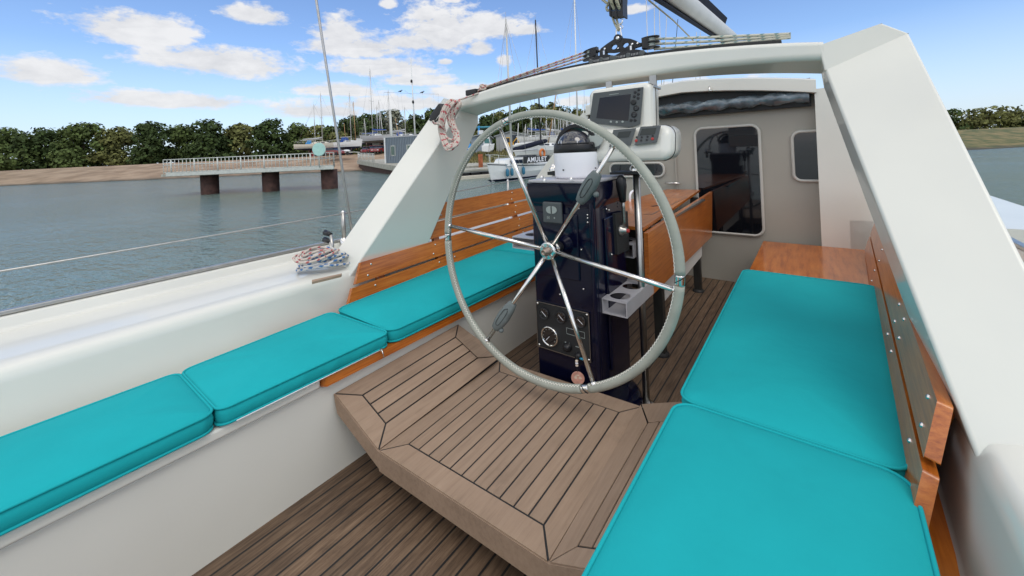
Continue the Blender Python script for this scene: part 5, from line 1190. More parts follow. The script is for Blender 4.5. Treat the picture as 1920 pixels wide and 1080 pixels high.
def mz(px, py, dist): return ZY(px, py, dist)
GA = 'yachts stored ashore in the boatyard'
yacht('yacht_ashore', 'cream yacht ashore at the far left above the red cars', 645, 84, 9.5, 8, 4.25, HULLC, ANTI, True, (mz(605, 170, 80), ALM, 0), group=GA, fb=1.25, mx_off=.44, low=1.6, boomc=HULLG)
yacht('yacht_ashore', 'white yacht with dark keel and blue hood ashore behind the silver trailer', 681, 76, 6.6, -22, 4.05, HULLW, ANTI, True, (mz(653, 180, 80), ALM, 0), group=GA, fb=1.35, cover=BLUEC, mx_off=.42, low=1.4)
yacht('yacht_ashore', 'grey hulled yacht ashore over the slatted quay railing', 676, 80, 7.6, 165, 5.1, HULLG, ANTG, True, (mz(689, 131, 80), ALM, 0), group=GA, fb=1.35, mx_off=.40, low=2.4, boomc=BLUEC)
yacht('yacht_ashore', 'white yacht with a blue hood ashore just behind the blue grey cabin', 705, 90, 9, 172, 5.3, HULLW, ANTG, True, (mz(748, 163, 86), ALM, 0), group=GA, fb=1.3, mx_off=.4, low=2.2, cover=BLUEC)
yacht('yacht_ashore', 'small white yacht ashore tucked behind the cream one at the far left', 626, 92, 7.5, 20, 4.6, HULLW, ANTR, True, (mz(617, 196, 92), ALM, 0), group=GA, fb=1.1, low=1.8, mx_off=.5, cover=BLUEL)
yacht('yacht_ashore', 'white motor sailer ashore above the right end of the quay railing', 742, 88, 8.0, 20, 5.0, HULLW, ANTI, True, (mz(716, 200, 88), ALM, 0), group=GA, fb=1.3, low=2.0, mx_off=.45, boomc=BLUEC)
yacht('yacht_ashore', 'white yacht ashore glimpsed just above the cabin roof beside the arch leg', 800, 78, 8.5, -10, 4.9, HULLW, ANTR, True, (mz(753, 205, 82), ALM, 0), group=GA, fb=1.2, low=2.0, mx_off=.5, boomc=HULLG)
# masts whose hulls are out of sight in the yard
def bare_mast(px0, y0, px1, y1, dist, r, m_, lab, zb, spread=None, grp='masts standing in the boatyard'):
    a = D(px0, y0, dist); b_ = D(px1, y1, dist); b_.z = min(b_.z, zb+6)
    d = (b_-a).normalized(); 
    if b_.z > zb: b_ = b_+d*((b_.z-zb)/max(.2, -d.z))
    t = thing('bare_mast', lab, 'mast', tuple(b_), grp); mo = MB().tube([b_, a], r, 8, radii=[r, r*.7]).build('spar', m_, t)
    H = (a-b_).length
    if spread:
        s = MB(); c = lerp(b_, a, spread); w2 = H*.05
        for sg in (-1, 1): s.tube([c, c+RH*sg*w2+V(0, 0, .1)], .03, 5); s.tube([b_+RH*sg*w2*.9, c+RH*sg*w2+V(0, 0, .1), a], .015, 4)
        s.tube([a, b_-RH*H*.22], .015, 4); s.build('spreaders', STEELB, t)
    return t
GM = 'bare masts of the boatyard'
bm_list = [(625, 208, 634, 258, 92, .08, ALM, 'short bare mast between the stay and the white yacht ashore', .6), (662, 190, 667, 262, 90, .09, ALWD, 'brown wooden mast right of the white yacht ashore', .7), (645, 231, 648, 262, 84, .06, ALWD, 'stub of a pale mast low among the left trees', None),
 (710, 188, 713, 254, 88, .08, ALM, 'left one of the twin masts over the grey yacht', .6), (713, 212, 718, 254, 84, .08, ALM, 'right shorter one of the twin masts over the grey yacht', None), (728, 181, 731, 258, 96, .07, ALM, 'thin mast just left of the lamp post', .6), (683, 222, 686, 256, 84, .08, ALM, 'short mast with a deck light above the quay railing', .5), (741, 222, 748, 256, 82, .07, ALWD, 'leaning brown spar right of the lamp post', None)]
for q in bm_list: bare_mast(q[0], q[1], q[2], q[3], q[4], q[5], q[6], q[7], 3.9, q[8], GM)
# white mast with the long yard
t = thing('yard_mast', 'tall white mast with a long thin cross yard rising over the arch leg', 'mast', tuple(G(780, 60, 2.6)))
a = D(770, 109, 60); b_ = G(780.5, 60, 2.6); MB().tube([b_, a], .1, 10, radii=[.13, .07]).build('spar', HULLW, t)
c = lerp(b_, a, .52); cl_ = D(720, 173, 60); cr_ = D(822, 176.5, 60); MB().tube([cl_, D(772, 175.5, 60), cr_], .018, 5).build('cross_yard', STEELB, t)
r = MB(); r.tube([D(759, 170, 60), D(766, 175, 60), D(772, 177, 60)], .02, 5); r.tube([cr_, D(821.5, 196, 60)], .012, 4); r.tube([cl_, D(719.5, 182, 60)], .012, 4)
for x in (745, 752, 792, 812): r.tube([D(x, 175, 60), D(x+4, 215, 60)], .008, 4)
r.build('stays', STEELB, t)
for (x, y) in ((771.5, 152), (774.5, 191)): MB().lathe(D(x, y, 59.8), (0, 0, 1), [(-.25, .06), (-.2, .16), (.1, .16), (.25, .05)], 10).build('mast_light', BLACKP, t)
for (x, y, lab) in ((751, 171, 'dark bird perched on the long yard left of its mast'), (792, 173, 'dark bird perched on the long yard right of its mast')):
    p = D(x, y, 60); m = MB(); m.ball(p, .16, 10, (1.5, .7, .8)); m.ball(p+RH*.2+V(0, 0, .14), .08, 8); m.tube([p-RH*.15, p-RH*.42-V(0, 0, .1)], .05, 6, radii=[.08, .02]); m.tube([p+RH*.27+V(0, 0, .14), p+RH*.36+V(0, 0, .12)], .02, 5); tag(m.build('bird', BLACKM), lab, 'bird', 'birds on the long yard')
# lamp post
t = thing('lamp_post', 'thick grey lamp post rising from behind the blue grey cabin', 'lamp post', tuple(G(736.5, 52, 1.9)))
MB().tube([G(736.5, 52, 1.9), D(731.5, 207, 52)], .17, 10, radii=[.21, .13]).build('post', GALV, t)
b = MB(); c = D(731.5, 207, 52); b.box(c, (.2, .2, .1)); b.tube([c-RH*.7, c+RH*.7], .05, 6); b.build('crossarm', GALV, t)
for s in (-1, 1): MB().box(c+RH*s*.65+V(0, 0, .02), (.45, .3, .16)).build('lamp_head', HULLW, t, bevel=.04)

# quay with railing and cabin
q0, q1 = G(672, 62, 0), G(790, 33, 0)
zq0, zq1 = ZY(672, 300.5, 62), ZY(790, 317, 33)
dq = (q1-q0).normalized(); back = V(-dq.y, dq.x, 0)
if back.dot(FH) < 0: back = -back
m = MB(); lo_ = [q0+V(0, 0, -1.5), q1+V(0, 0, -1.5), q1+back*22+V(0, 0, -1.5), q0+back*10+V(0, 0, -1.5)]
hi_ = [q0+V(0, 0, zq0), q1+V(0, 0, zq1), q1+back*22+V(0, 0, zq1), q0+back*10+V(0, 0, zq0)]
qt = thing('quay', 'concrete quay with rust brown steel sides and a slatted railing below the blue grey cabin', 'quay', tuple(q0))
m.loft([[p+V(0, 0, 0) for p in lo_], [V(p.x, p.y, p.z-.55) for p in hi_]]).build('sheet_piling', RUST, qt)
m = MB(); m.loft([[V(p.x, p.y, p.z-.55)-back*.25 if i < 2 else V(p.x, p.y, p.z-.55) for i, p in enumerate(hi_)], [p-back*.25 if i < 2 else p for i, p in enumerate(hi_)]]); m.build('slab', CONC, qt)
def railing(parent, a, b_, h, n, name='railing'):
    r = MB(); d = b_-a
    for k in (1.0, .62, .12): r.tube([a+V(0, 0, h*k), b_+V(0, 0, h*k)], .028, 5)
    for i in range(n+1):
        p = lerp(a, b_, i/n); r.tube([p, p+V(0, 0, h)], .045 if i % 6 == 0 else .020, 5)
    r.build(name, GALV, parent)
ra, rb2 = q0+dq*.4, G(722, 48, 0); ra.z = zq0; rb2.z = lerp(zq0, zq1, .42)
railing(qt, ra-back*.1, q0+dq*13+V(0, 0, lerp(zq0, zq1, 13/(q1-q0).length)), 1.15, 26)
tag(MB().lathe(q0+dq*2.0+V(0, 0, zq0+.65)-back*.2, -back, [(-.04, .28), (0, .34), (.04, .28), (.04, .18), (0, .15), (-.04, .18)], 16, caps=False).build('life_ring', HULLW), 'small white life ring on the slatted quay railing', 'life ring')
# blue grey cabin
CABB = mat('cabin_cladding', (.27, .32, .37), .6, var=.06, vs=1.5)
ca = G(722, 47, lerp(zq0, zq1, .52)); cb2 = G(800, 45.5, lerp(zq0, zq1, .8)); dd2 = (flat(cb2)-flat(ca)).normalized(); bk = V(-dd2.y, dd2.x, 0)
if bk.dot(FH) < 0: bk = -bk
zc = ca.z; zr_ = ZY(722, 258.5, 47); Lc = 8.0
ct = thing('site_cabin', 'blue grey ribbed site cabin with two windows standing on the quay', 'cabin', tuple(ca))
m = MB(); base = [ca, ca+dd2*Lc, ca+dd2*Lc+bk*5, ca+bk*5]; base = [V(p.x, p.y, zc-.3) for p in base]; m.loft([base, [V(p.x, p.y, zr_) for p in base]]); cw = m.build('wall', CABB, ct)
rb3 = MB()
for i in range(int(Lc/.22)):
    p = ca+dd2*(i*.22+.05); rb3.box(V(p.x, p.y, (zc+zr_)/2)-bk*.05, (.09, .10, zr_-zc), Matrix.Rotation(math.atan2(dd2.y, dd2.x), 4, 'Z').to_3x3())
rb3.build('cladding_ribs', mat('rib_shade', (.17, .21, .25), .6), cw)  # rib shading put into the colour: darker than the cladding
m = MB(); m.loft([[V(p.x, p.y, zr_)+(p-(base[0]+base[2])/2).normalized()*.15 for p in base], [V(p.x, p.y, zr_+.15)+(p-(base[0]+base[2])/2).normalized()*.15 for p in base]]); m.build('roof', HULLG, ct)
rm = Matrix.Rotation(math.atan2(dd2.y, dd2.x), 4, 'Z').to_3x3()
PANEG = mat('pane_green', (.10, .15, .13), .2)
for u, w_ in ((1.15, .62), (3.3, .62)):
    p = ca+dd2*u-bk*.06; f = MB(); f.box(V(p.x, p.y, zc+1.45), (w_, .08, 1.25), rm); f = f.build('window', GALV, ct); g_ = MB(); g_.box(V(p.x, p.y, zc+1.45)-bk*.03, (w_-.22, .08, 1.0), rm); g_.build('pane', PANEG, f)
m = MB(); p = ca+dd2*.08-bk*.06; m.box(V(p.x, p.y, (zc+zr_)/2), (.16, .1, zr_-zc), rm); m.build('corner_trim', HULLW, ct)

# pier at the left
pt = thing('pier', 'concrete pier head with railing on a dark brown pile at the left edge', 'pier', tuple(G(590, 25, -.5)))
e = G(626, 25, 0); zp = ZY(626, 313, 25); lv = V(-RH.x, -RH.y, 0)
m = MB(); er = flat(e-CAM).normalized(); pq = [e, e+lv*11, e+lv*11+FH*5, e+er*4]; m.loft([[V(p.x, p.y, zp-.16) for p in pq], [V(p.x, p.y, zp) for p in pq]]); m.build('slab', CONC, pt, bevel=.03)
m = MB(); f0 = e+lv*.12-FH*.04; m.box(V(*((f0+lv*5.2).x, (f0+lv*5.2).y, zp-.02)), (10.6, .06, .22), Matrix.Rotation(math.atan2(lv.y, lv.x), 4, 'Z').to_3x3()); m.build('edge_beam', GALV, pt)
for k in (.75, 4.6, 8.6):
    c = e+lv*k+FH*.9; MB().tube([V(c.x, c.y, -1.5), V(c.x, c.y, zp-.16)], .50, 18).build('pile', RUST, pt)
railing(pt, V(e.x, e.y, zp)+lv*.06+FH*.1, V(e.x, e.y, zp)+lv*10.9+FH*.1, .92, 44); railing(pt, V(e.x, e.y, zp)+lv*.06+FH*.1, V(e.x, e.y, zp)+er*3.9, .92, 14)
sg = thing('pier_sign', 'round pale green sign on the pier railing cut by the left edge', 'sign', tuple(D(599, 281, 24.6)))
MB().lathe(D(598, 280, 24.6), -FH, [(0, .40), (.03, .40)], 28).build('disc', mat('pale_green', (.42, .68, .62), .5), sg); MB().lathe(D(598, 280, 24.6)-FH*.0, FH, [(0, .42), (.03, .42)], 28).build('rim', GALV, sg)
c = D(598, 280, 24.7); MB().tube([V(c.x, c.y, zp), c], .03, 6).build('post', GALV, sg)

# cars and a trailer on the slip
def car(px, dist, ang, col, lab, zg):
    c = G(px, dist, zg); a = math.radians(ang); h = RH*math.cos(a)+FH*math.sin(a); s = V(-h.y, h.x, 0); t = thing('parked_car', lab, 'car', tuple(c), 'cars parked at the top of the slipway')
    def P(u, v, z): return c+h*u+s*v+V(0, 0, z)
    side = [(-2.1, .35), (-2.15, .75), (-1.9, .95), (1.1, .98), (2.0, .80), (2.12, .5), (2.1, .3)]; m = MB(); m.loft([[P(u, -.82, z) for u, z in side], [P(u, .82, z) for u, z in side]]); bd = m.build('body', col, t, bevel=.08)
    gl_ = [(-1.85, .93), (-1.35, 1.42), (.15, 1.45), (1.0, .95)]; m = MB(); m.loft([[P(u, -.74, z) for u, z in gl_], [P(u, .74, z) for u, z in gl_]]); m.build('windows', BLKG, t, bevel=.04)
    m = MB(); rf_ = [(-1.38, 1.43), (-1.3, 1.49), (.10, 1.50), (.2, 1.45)]; m.loft([[P(u, -.70, z) for u, z in rf_], [P(u, .70, z) for u, z in rf_]]); m.build('roof', col, t)
    for u in (-1.3, 1.35):
        for v in (-.82, .82): MB().lathe(P(u, v-.09*(1 if v > 0 else -1)*0, .31), s, [(-.1, .3), (-.1, .31), (.1, .31), (.1, .2)], 14).build('wheel', BLACKM, t)
    for v in (-.6, .6):
        MB().box(P(2.12, v, .62), (.12, .25, .14)).build('headlight', HULLW, t); MB().box(P(-2.13, v, .72), (.08, .2, .18)).build('tail_light', REDB, t)
RC = mat('car_red', (.28, .02, .025), .3, coat=.8, var=.02); SC2 = mat('car_silver', (.45, .47, .50), .3, .5, var=.02); RC2 = mat('car_dark_red', (.20, .02, .02), .3, coat=.8, var=.02)
car(612, 74, -12, RC, 'dark red car parked left of the stay on the slipway top', 2.68); car(628, 70, -25, RC2, 'red car with its nose beside the stay on the slipway top', 2.55); car(616, 80, 5, SC2, 'silver car behind the two red cars', 2.72)
car(700, 76, -60, RC, 'red car behind the left half of the slatted quay railing', 2.7); car(714, 76, -100, RC2, 'red car behind the right end of the slatted quay railing', 2.7); car(688, 80, -80, RC, 'red car farthest left behind the slatted quay railing', 2.72)
t = thing('boat_trailer', 'small silver boat trailer with wheels under the white yacht ashore', 'trailer', tuple(G(650, 70, 2.5)))
c = G(650, 70, 2.55); m = MB(); m.box(c+V(0, 0, .5), (2.6, 1.3, .14), Matrix.Rotation(math.atan2(RH.y, RH.x), 4, 'Z').to_3x3()); m.tube([c+RH*1.2+V(0, 0, .5), c+RH*2.4+V(0, 0, .4)], .06, 6); m.build('frame', GALV, t)
for s in (-1, 1): MB().lathe(c-FH*.75+RH*s*.5+V(0, 0, .3), FH, [(-.1, .3), (.1, .3)], 14).build('wheel', BLACKM, t)
m = MB(); m.ball(c+V(0, 0, .75), .5, 14, (2.0, 1.1, .5)); m.build('dinghy', HULLW, t)

# ------------------------------------------------------------------ right hand side: sheds, mooring, masts
SHED = mat('shed_grey', (.40, .41, .41), .6, var=.05, vs=1); ROOFG = mat('shed_roof', (.33, .36, .37), .6, var=.06, vs=1)
def shed(name, lab, px0, px1, dist, ye, yr, zb, wall, depth=8, extra=None):
    a = G(px0, dist, zb); b_ = G(px1, dist, zb); ze = ZY((px0+px1)/2, ye, dist); zr2 = ZY((px0+px1)/2, yr, dist); t = thing(name, lab, 'shed', tuple(a)); d = (b_-a).normalized(); k = FH*depth
    mid = lerp(a, b_, .5); prof_ = [a, b_, V(b_.x, b_.y, ze), V(mid.x, mid.y, zr2-.1), V(a.x, a.y, ze)]
    MB().loft([prof_, [p+k for p in prof_]]).build('wall', wall, t)
    r = MB()
    for s, p in ((0, a), (1, b_)):
        e1 = V(p.x, p.y, ze)+(d*.3 if s else -d*.3)-FH*.3-V(0, 0, .1); e2 = V(mid.x, mid.y, zr2)-FH*.3; r.loft([[e1, e2, e2+k+FH*.6, e1+k+FH*.6], [q+V(0, 0, .12) for q in (e1, e2, e2+k+FH*.6, e1+k+FH*.6)]])
    r.build('roof', ROOFG, t)
    return t, a, b_, d, ze
t, a, b_, d, ze = shed('boat_shed', 'long grey gabled shed with a dark doorway seen through the wheel', 931, 986, 60, 254, 247, 2.0, SHED)
c = a+d*((b_-a).length*.63); m = MB(); m.box(V(c.x, c.y, 2.0+1.2)-FH*.03, (1.0, .1, 2.4), Matrix.Rotation(math.atan2(d.y, d.x), 4, 'Z').to_3x3()); m.build('doorway', BLKG, t)
c = a+d*((b_-a).length*.36); m = MB(); m.box(V(c.x, c.y, 2.0+1.6)-FH*.03, (.9, .1, 1.0), Matrix.Rotation(math.atan2(d.y, d.x), 4, 'Z').to_3x3()); m.build('window', BLKG, t)
shed('store_shed', 'low grey store shed just inside the arch leg', 884, 918, 52, 256, 253.5, 1.95, CABB)
shed('store_shed', 'small grey lean shed right of the long gabled shed', 987, 1002, 66, 257, 254, 2.0, SHED)
def crate(px, dist, w_, h_, col, name, lab, cat, z=2.0, y=None):
    c = G(px, dist, z); z0 = z if y is None else ZY(px, y, dist); t = thing(name, lab, cat, (c.x, c.y, z0)); r3 = Matrix.Rotation(math.atan2(RH.y, RH.x), 4, 'Z').to_3x3()
    m = MB(); m.box(V(c.x, c.y, z0+h_/2), (w_, w_*.6, h_), r3); bo_ = m.build('body', col, t, bevel=.03); m = MB()
    for k in (-.45, -.15, .15, .45): m.box(V(c.x, c.y, z0+h_/2)+RH*k*w_-FH*(w_*.3+.01), (.06, .05, h_*.96), r3)
    m.build('ribs', col, t); m = MB(); m.box(V(c.x, c.y, z0+h_+.03), (w_*1.03, w_*.62, .07), r3); m.build('lid', GALV, t)
crate(978, 56, 1.3, .75, BLUEL, 'tote_box', 'light blue storage box in front of the long shed', 'box'); crate(988, 55, 1.0, .7, BLUEL, 'tote_box', 'smaller light blue storage box farther right before the long shed', 'box')
YEL = mat('yellow_paint', (.65, .36, .02), .5)
# yellow excavator-like machine
t = thing('yard_machine', 'small yellow yard machine in front of the long shed', 'machine', tuple(G(955, 54, 2.0))); c = G(956, 54, 2.0); r3 = Matrix.Rotation(math.atan2(RH.y, RH.x), 4, 'Z').to_3x3()
m = MB(); m.box(c+V(0, 0, .25), (1.5, 1.0, .4), r3); m.build('tracks', BLACKM, t, bevel=.1); m = MB(); m.box(c+V(0, 0, .75), (1.2, .9, .5), r3); m.build('body', YEL, t, bevel=.08); m = MB(); m.box(c-RH*.25+V(0, 0, 1.4), (.7, .8, .9), r3); m.build('cab', YEL, t, bevel=.06)
m = MB(); m.box(c-RH*.25-FH*.03+V(0, 0, 1.45), (.55, .82, .6), r3); m.build('cab_window', BLKG, t); m = MB(); m.tube([c+RH*.4+V(0, 0, 1.0), c+RH*1.0+V(0, 0, 1.7), c+RH*1.4+V(0, 0, .8)], .1, 8); m.build('arm', YEL, t)
# motor cruiser ashore
t = thing('motor_cruiser', 'white motor cruiser with a green tinted wheelhouse ashore left of the long shed', 'motor boat', tuple(G(914, 45, 1.9)))
c0_ = G(905, 44.5, 1.95); c1_ = G(925.5, 44.5, 1.95); dd3 = (c1_-c0_); r_ = MB()
def CP(u, s, z): return c0_+dd3*u+FH*s+V(0, 0, z)
r_.loft([[CP(0, -1, .1), CP(0, 1, .1), CP(0, 1, .75), CP(0, -1, .75)], [CP(.6, -1, 0), CP(.6, 1, 0), CP(.6, 1, .8), CP(.6, -1, .8)], [CP(1.0, -.3, .25), CP(1.0, .3, .25), CP(1.12, .1, .95), CP(1.12, -.1, .95)]]); r_.build('hull', HULLW, t, bevel=.05)
r_ = MB(); r_.loft([[CP(.15, -.8, .76), CP(.80, -.8, .76), CP(.80, .8, .76), CP(.15, .8, .76)], [CP(.2, -.7, 1.7), CP(.68, -.7, 1.7), CP(.68, .7, 1.7), CP(.2, .7, 1.7)]]); wh_ = r_.build('wheelhouse', HULLW, t, bevel=.04)
r_ = MB(); r_.loft([[CP(.25, -.83, 1.0), CP(.70, -.83, 1.0), CP(.66, -.78, 1.5), CP(.25, -.78, 1.5)], [CP(.25, -.79, 1.0), CP(.70, -.79, 1.0), CP(.66, -.74, 1.5), CP(.25, -.74, 1.5)]]); r_.build('side_window', mat('tinted_green', (.05, .16, .14), .1), wh_)
# blue covered boat & blue crane bar
t = thing('covered_boat', 'small boat under a bright blue cover at the edge of the arch leg', 'boat', tuple(G(881, 46, 1.9))); c = G(878, 46, 1.95)
m = MB(); m.loft([[c-RH*1.6+FH*.6+V(0, 0, .1), c-RH*1.6-FH*.6+V(0, 0, .1), c+RH*.5-FH*.6+V(0, 0, .05), c+RH*.5+FH*.6+V(0, 0, .05)], [c-RH*1.6+FH*.8+V(0, 0, .6), c-RH*1.6-FH*.8+V(0, 0, .6), c+RH*.6-FH*.8+V(0, 0, .6), c+RH*.6+FH*.8+V(0, 0, .6)]]); m.build('hull', HULLW, t)
m = MB(); m.loft([[c-RH*1.65+FH*.85+V(0, 0, .55), c-RH*1.65-FH*.85+V(0, 0, .45), c+RH*.65-FH*.85+V(0, 0, .3), c+RH*.65+FH*.85+V(0, 0, .5)], [c-RH*1.4+V(0, .1, 1.4), c-RH*1.4-V(0, .1, -1.4), c+RH*.2-V(0, .05, -1.25), c+RH*.2+V(0, .05, 1.25)]]); m.build('cover', BLUEL, t, bevel=.05)
t = thing('yard_crane', 'blue jib of a small yard crane behind the store shed', 'crane', tuple(G(898, 54, 2.0))); MB().tube([G(898, 54, 2.0), D(898, 236, 54)], .14, 8).build('post', BLUEL, t); MB().tube([D(892, 239, 54), D(923, 238, 54)], .13, 8).build('jib', mat('crane_teal', (.05, .25, .32), .5), t)
MB().box(D(901, 248, 54), (.6, .5, .5)).build('hoist', HULLW, t)
# orange pile
tag(MB().tube([G(900.5, 35, -1.0), V(*(D(900.5, 289, 35)))], .20, 14).build('mooring_pile', RUSTO), 'rusty orange mooring pile standing at the grass bank', 'pile')
# pontoon
t = thing('pontoon', 'low grey pontoon with dark floats moored left of the named white yacht', 'pontoon', tuple(G(870, 30, 0)))
pa, pb = G(846, 29, 0), G(925, 31, 0); dp = (pb-pa).normalized(); r3 = Matrix.Rotation(math.atan2(dp.y, dp.x), 4, 'Z').to_3x3(); cm = lerp(pa, pb, .5); Lp = (pb-pa).length
m = MB(); m.box(cm+FH*1.0+V(0, 0, .62), (Lp, 2.4, .16), r3); m.build('walkway', CONC, t, bevel=.02); m = MB(); m.box(cm-FH*.22+V(0, 0, .52), (Lp, .08, .14), r3); m.build('side_board', HULLG, t)
for k in range(4):
    m = MB(); m.box(pa+dp*(Lp*(.12+.25*k))+FH*1.0+V(0, 0, .12), (.8, 2.0, .75), r3); m.build('float', BLACKM, t, bevel=.08)
m = MB(); m.box(cm-FH*.3+V(0, 0, .10), (Lp*1.0, .5, .30), r3); m.build('fender_beam', HULLC, t, bevel=.05)

# the named yacht
am, AP = yacht('moored_yacht', 'white moored yacht with blue fenders and AMULET on a black cloth', 912, 25, 7.6, 233, 0.0, HULLW, ANTI, False, (ZY(955, 47, 28.4), ALM, 0), group=None, fb=1.12, stripe=(NAVYC, .14, .25), mx_off=.35, rail=True, beam=.34, cab=(.14, .20, .54), ch=1.55)
# black cloth with the yacht's name along the cockpit rail
Bm = 7.6*.34/2; zc0, zc1 = 1.12*.86+.10, 1.12*.86+.56
c0_ = AP(.29, Bm*1.0, 0); c1_ = AP(.72, Bm*1.0, 0); xd = (c1_-c0_).normalized(); nd = xd.cross(V(0, 0, 1))
m = MB(); m.loft([[V(p.x, p.y, z)-nd*.02 for p, z in ((c0_, zc0), (c1_, zc0), (c1_, zc1), (c0_, zc1))], [V(p.x, p.y, z)+nd*.0 for p, z in ((c0_, zc0), (c1_, zc0), (c1_, zc1), (c0_, zc1))]]); dg = m.build('name_cloth', BLACKM, am)
tcu = bpy.data.curves.new('name_text', 'FONT'); tcu.body = 'AMULET'; tcu.size = .50; tcu.extrude = .004; tcu.space_character = 1.12; tcu.offset = .012
to_ = bpy.data.objects.new('tmp_text', tcu); COL.objects.link(to_); bpy.context.view_layer.update()
tme = bpy.data.meshes.new_from_object(to_.evaluated_get(bpy.context.evaluated_depsgraph_get())); bpy.data.objects.remove(to_)
tme.name = 'name_lettering'; tme.materials.clear(); tme.materials.append(WHITEP)
w0 = max(v.co.x for v in tme.vertices)
org_ = V(c0_.x, c0_.y, zc0+.07)+xd*.40+nd*.012-V(*am['_o'])
for v in tme.vertices: v.co = org_+xd*(v.co.x/w0*2.45)+V(0, 0, 1)*(v.co.y*.92)+nd*v.co.z
to2 = bpy.data.objects.new('name_lettering', tme); COL.objects.link(to2); to2.parent = dg
# fenders
for k, (u, lab) in enumerate(((.16, 'leftmost of the three blue fenders on the bow of the named yacht'), (.205, 'middle one of the three blue fenders on the named yacht'), (.33, 'rightmost of the three blue fenders on the named yacht'))):
    b_ = Bm*(math.sin(min(1, (u*1.25)**.8)*PI/2)); p = AP(u, b_+.13, .28+.02*k); m = MB(); m.lathe(p, (0, 0, 1), [(0, .02), (.05, .09), (.12, .11), (.42, .11), (.50, .07), (.54, .02)], 12); m.tube([p+V(0, 0, .53), AP(u, b_+.02, 1.12)], .015, 5)
    tag(m.build('fender', mat('fender_blue', (.03, .16, .26), .5, var=.1)), lab, 'fender', 'blue fenders of the named yacht')
OR = mat('orange_buoyancy', (.60, .17, .04), .6, var=.2)
p = AP(.60, Bm*.98, zc1+.05)
m = MB(); m.tube(spline([p+xd*.22+V(0, 0, -.1), p+xd*.26+V(0, 0, .2), p+V(0, 0, .38), p-xd*.26+V(0, 0, .2), p-xd*.22+V(0, 0, -.1)], 4), .085, 8); tag(m.build('horseshoe_buoy', OR), 'orange horseshoe buoy on the stern rail above the black name cloth', 'buoy')
m = MB(); m.tube([AP(.56, -Bm*.7, 1.0), AP(.57, -Bm*.5, 1.55), AP(.57, Bm*.5, 1.55), AP(.56, Bm*.7, 1.0)], .03, 6)
m.loft([[AP(.50, Bm*.6, 1.30), AP(.66, Bm*.65, 1.25), AP(.66, -Bm*.65, 1.25), AP(.50, -Bm*.6, 1.30)], [AP(.54, Bm*.5, 1.58), AP(.62, Bm*.5, 1.58), AP(.62, -Bm*.5, 1.58), AP(.54, -Bm*.5, 1.58)]]); m.build('spray_hood', NAVYC, am, bevel=.03)

# yacht on the bank behind, navy sheer band and black mast
yb, YP = yacht('yacht_ashore', 'white hulled yacht with a broad navy band and a black mast behind the named yacht', 960.5, 37.0, 7.4, 213, 1.42, HULLW, None, True, (ZY(1000, 53, 41.5), ALB, 0), group=None, fb=1.0, stripe=None, mx_off=.46, cabin=True, low=1.0, rail=False, boomc=None, beam=.30)
cv = MB(); a_, b_ = D(963, 280.5, 35), D(1025.5, 263.5, 37)
cv.tube([a_, lerp(a_, b_, .04), lerp(a_, b_, .5), lerp(a_, b_, .96), b_], .2, 10, radii=[.14, .24, .24, .2, .1]); cvo = cv.build('boom_cover', NAVYC, yb)
cv = MB(); up3 = V(0, 0, .24); cv.tube([a_+up3, lerp(a_, b_, .08)+up3*1.3, lerp(a_, b_, .3)+up3*1.1, lerp(a_, b_, .6)+up3*.9], .12, 8, radii=[.08, .20, .12, .04]); cv.build('furled_sail', SAILW, cvo)
# more yachts laid up beyond: every one a thing, mostly masts and a little hull
rn = random.Random(21); fl = [
 (978, 244, 62, 'thin grey mast left of the black mast'), (990, 236, 70, 'thin pale mast close left of the black mast'), (1020, 226, 66, 'first thin mast right of the black mast'), (1031, 219, 60, 'second thin mast right of the black mast'), (1040, 205, 64, 'third mast right of the black mast'),
 (1052, 214, 72, 'thin mast between the black mast and the leaning wooden one'), (1061, 204, 60, 'mast close beside the leaning wooden mast'), (1069, 212, 74, 'mast right behind the tall white mast'), (1089, 193, 66, 'mast just right of the tall white mast'), (1101, 188, 70, 'mast next to the instrument pod edge'), (1112, 200, 62, 'mast behind the instrument pod')]
for k, (px, ty, dist, lab) in enumerate(fl):
    zt = 2.0; hull = [HULLW, HULLG, HULLC][k % 3]
    yacht('laid_up_yacht', 'laid up yacht carrying the '+lab, px-14+rn.randrange(8), dist-2, 6.5+rn.random(), rn.choice([200, 215, 235, 190]), zt+.9+rn.uniform(-.3, .4), hull, [ANTI, ANTR, ANTG][k % 3], True, (ZY(px, ty, dist), [ALM, ALM, HULLW][k % 3], 0), group='laid up yachts with bare masts behind the grassy bank', fb=1.05, low=1.3, mx_off=.3, cover=[None, BLUEC, None, NAVYC][k % 4], boomc=[BLUEC, None, HULLW, None][k % 4], rail=k % 2 == 0)
bare_mast(1077, -8, 1083.5, 262, 46, .10, HULLW, 'tallest white mast rising past the top of the picture left of the pulley block', 2.0, .50, 'tall masts seen over the arch')
bare_mast(1047.5, 180-32, 1029, 262, 50, .075, ALWD, 'leaning wooden mast right of the black mast', 2.0, None, 'tall masts seen over the arch')
t = thing('covered_sail', 'rolled blue sail bundle lying behind the named yacht left of the compass', 'sail', tuple(D(1028, 276, 40))); a = D(1020, 277, 40); b_ = D(1037, 277, 40)
m = MB(); m.tube([a, lerp(a, b_, .3), lerp(a, b_, .7), b_], .35, 12, radii=[.22, .36, .36, .22]); m.build('bundle', BLUEC, t); m = MB()
for u in (.25, .5, .75): c = lerp(a, b_, u); m.lathe(c-RH*.03, RH, [(0, .375), (.06, .375)], 14)
m.build('tie', HULLW, t)
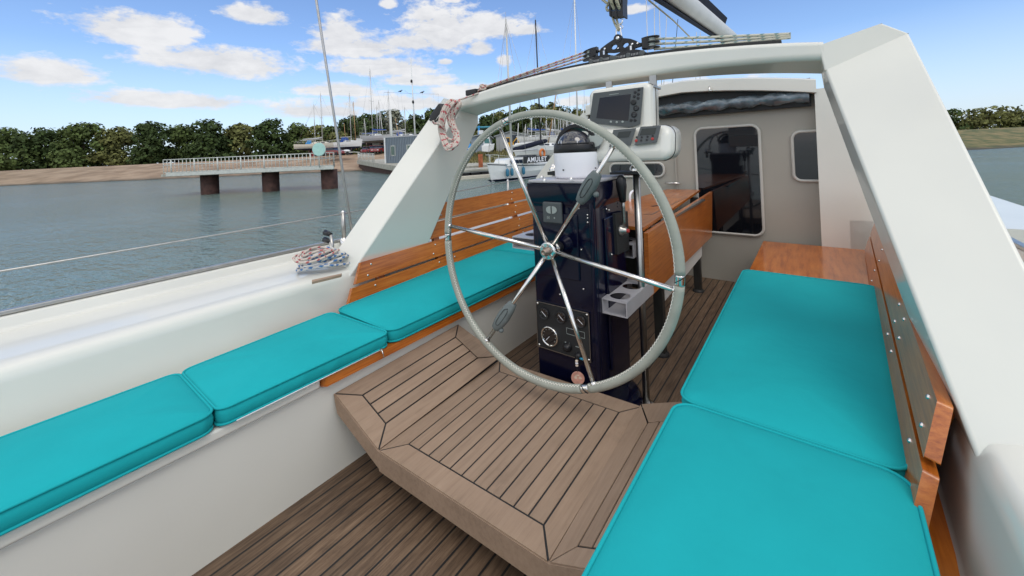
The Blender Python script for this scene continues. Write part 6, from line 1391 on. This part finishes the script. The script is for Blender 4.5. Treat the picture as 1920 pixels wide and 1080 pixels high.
TH_ = ['thin mast low behind the rim joint', 'short thin mast at the left edge of the mast forest', 'hairline mast just left of the black mast', 'hairline mast just right of the black mast', 'pair mate of the thin mast under the wheel rim top', 'low thin mast crossing the leaning wooden one', 'thin mast rising beside the foot of the leaning mast', 'thin mast midway between the leaning and the tall white mast', 'thin white mast touching the tall white mast on its left', 'low thin mast above the compass dome']
for k, px in enumerate((972, 984, 997, 1013, 1025, 1036, 1046, 1057, 1074, 1094)):
    bare_mast(px+rn.uniform(-2, 2), rn.uniform(206, 236), px+rn.uniform(-3, 3), 268, 50+3*k, .055, [HULLW, ALM][k % 2], TH_[k], 2.0, .55 if k % 3 else None, 'forest of thin masts behind the grassy bank')
# tall thin masts / wires above the right end of the arch
for k, (x0, y0, x1, y1, lab) in enumerate(((1211, -20, 1216, 150, 'first wire thin mast right of the pulley blocks above the arch'), (1226.5, -5, 1228, 150, 'second thin mast right of the pulley blocks above the arch'), (1236, 15, 1240, 150, 'third thin mast under the boom above the arch'), (1250, 30, 1243, 150, 'thin mast leaning left under the boom'), (1271, 36, 1258, 150, 'dark thin mast leaning left nearest the boom'), (1306, 60, 1303, 150, 'short thin mast at the right under the boom end'), (1313, 60, 1311, 150, 'rightmost thin mast under the boom'))):
    bare_mast(x0, y0, x1, y1, 40+2*k, .05, ALM if k != 4 else ALB, lab, 2.0, None, 'thin masts seen under the boom')
# shrubs / reeds: tufts on the bank
rn = random.Random(31); gm = MB()
for i in range(2600):
    px = rn.uniform(830, 1090); dist = rn.uniform(37, 49); p = G(px, dist, 0); z = lerp(.1, 1.9, max(0, min(1, (dist-37)/10))); h = rn.uniform(.12, .42); a = rn.uniform(0, 6.28); d = V(math.cos(a), math.sin(a), 0)*rn.uniform(.05, .14)
    gm.add([V(p.x, p.y, z-.05)-d, V(p.x, p.y, z-.05)+d, V(p.x+rn.uniform(-.1, .1), p.y, z+h)], [(0, 1, 2)])
tag(gm.build('grass', mat('bank_grass', (.15, .135, .05), .9, var=.3, vs=1, island=.5)), 'rough brown green grass growing on the harbour bank', 'grass', kind='stuff')
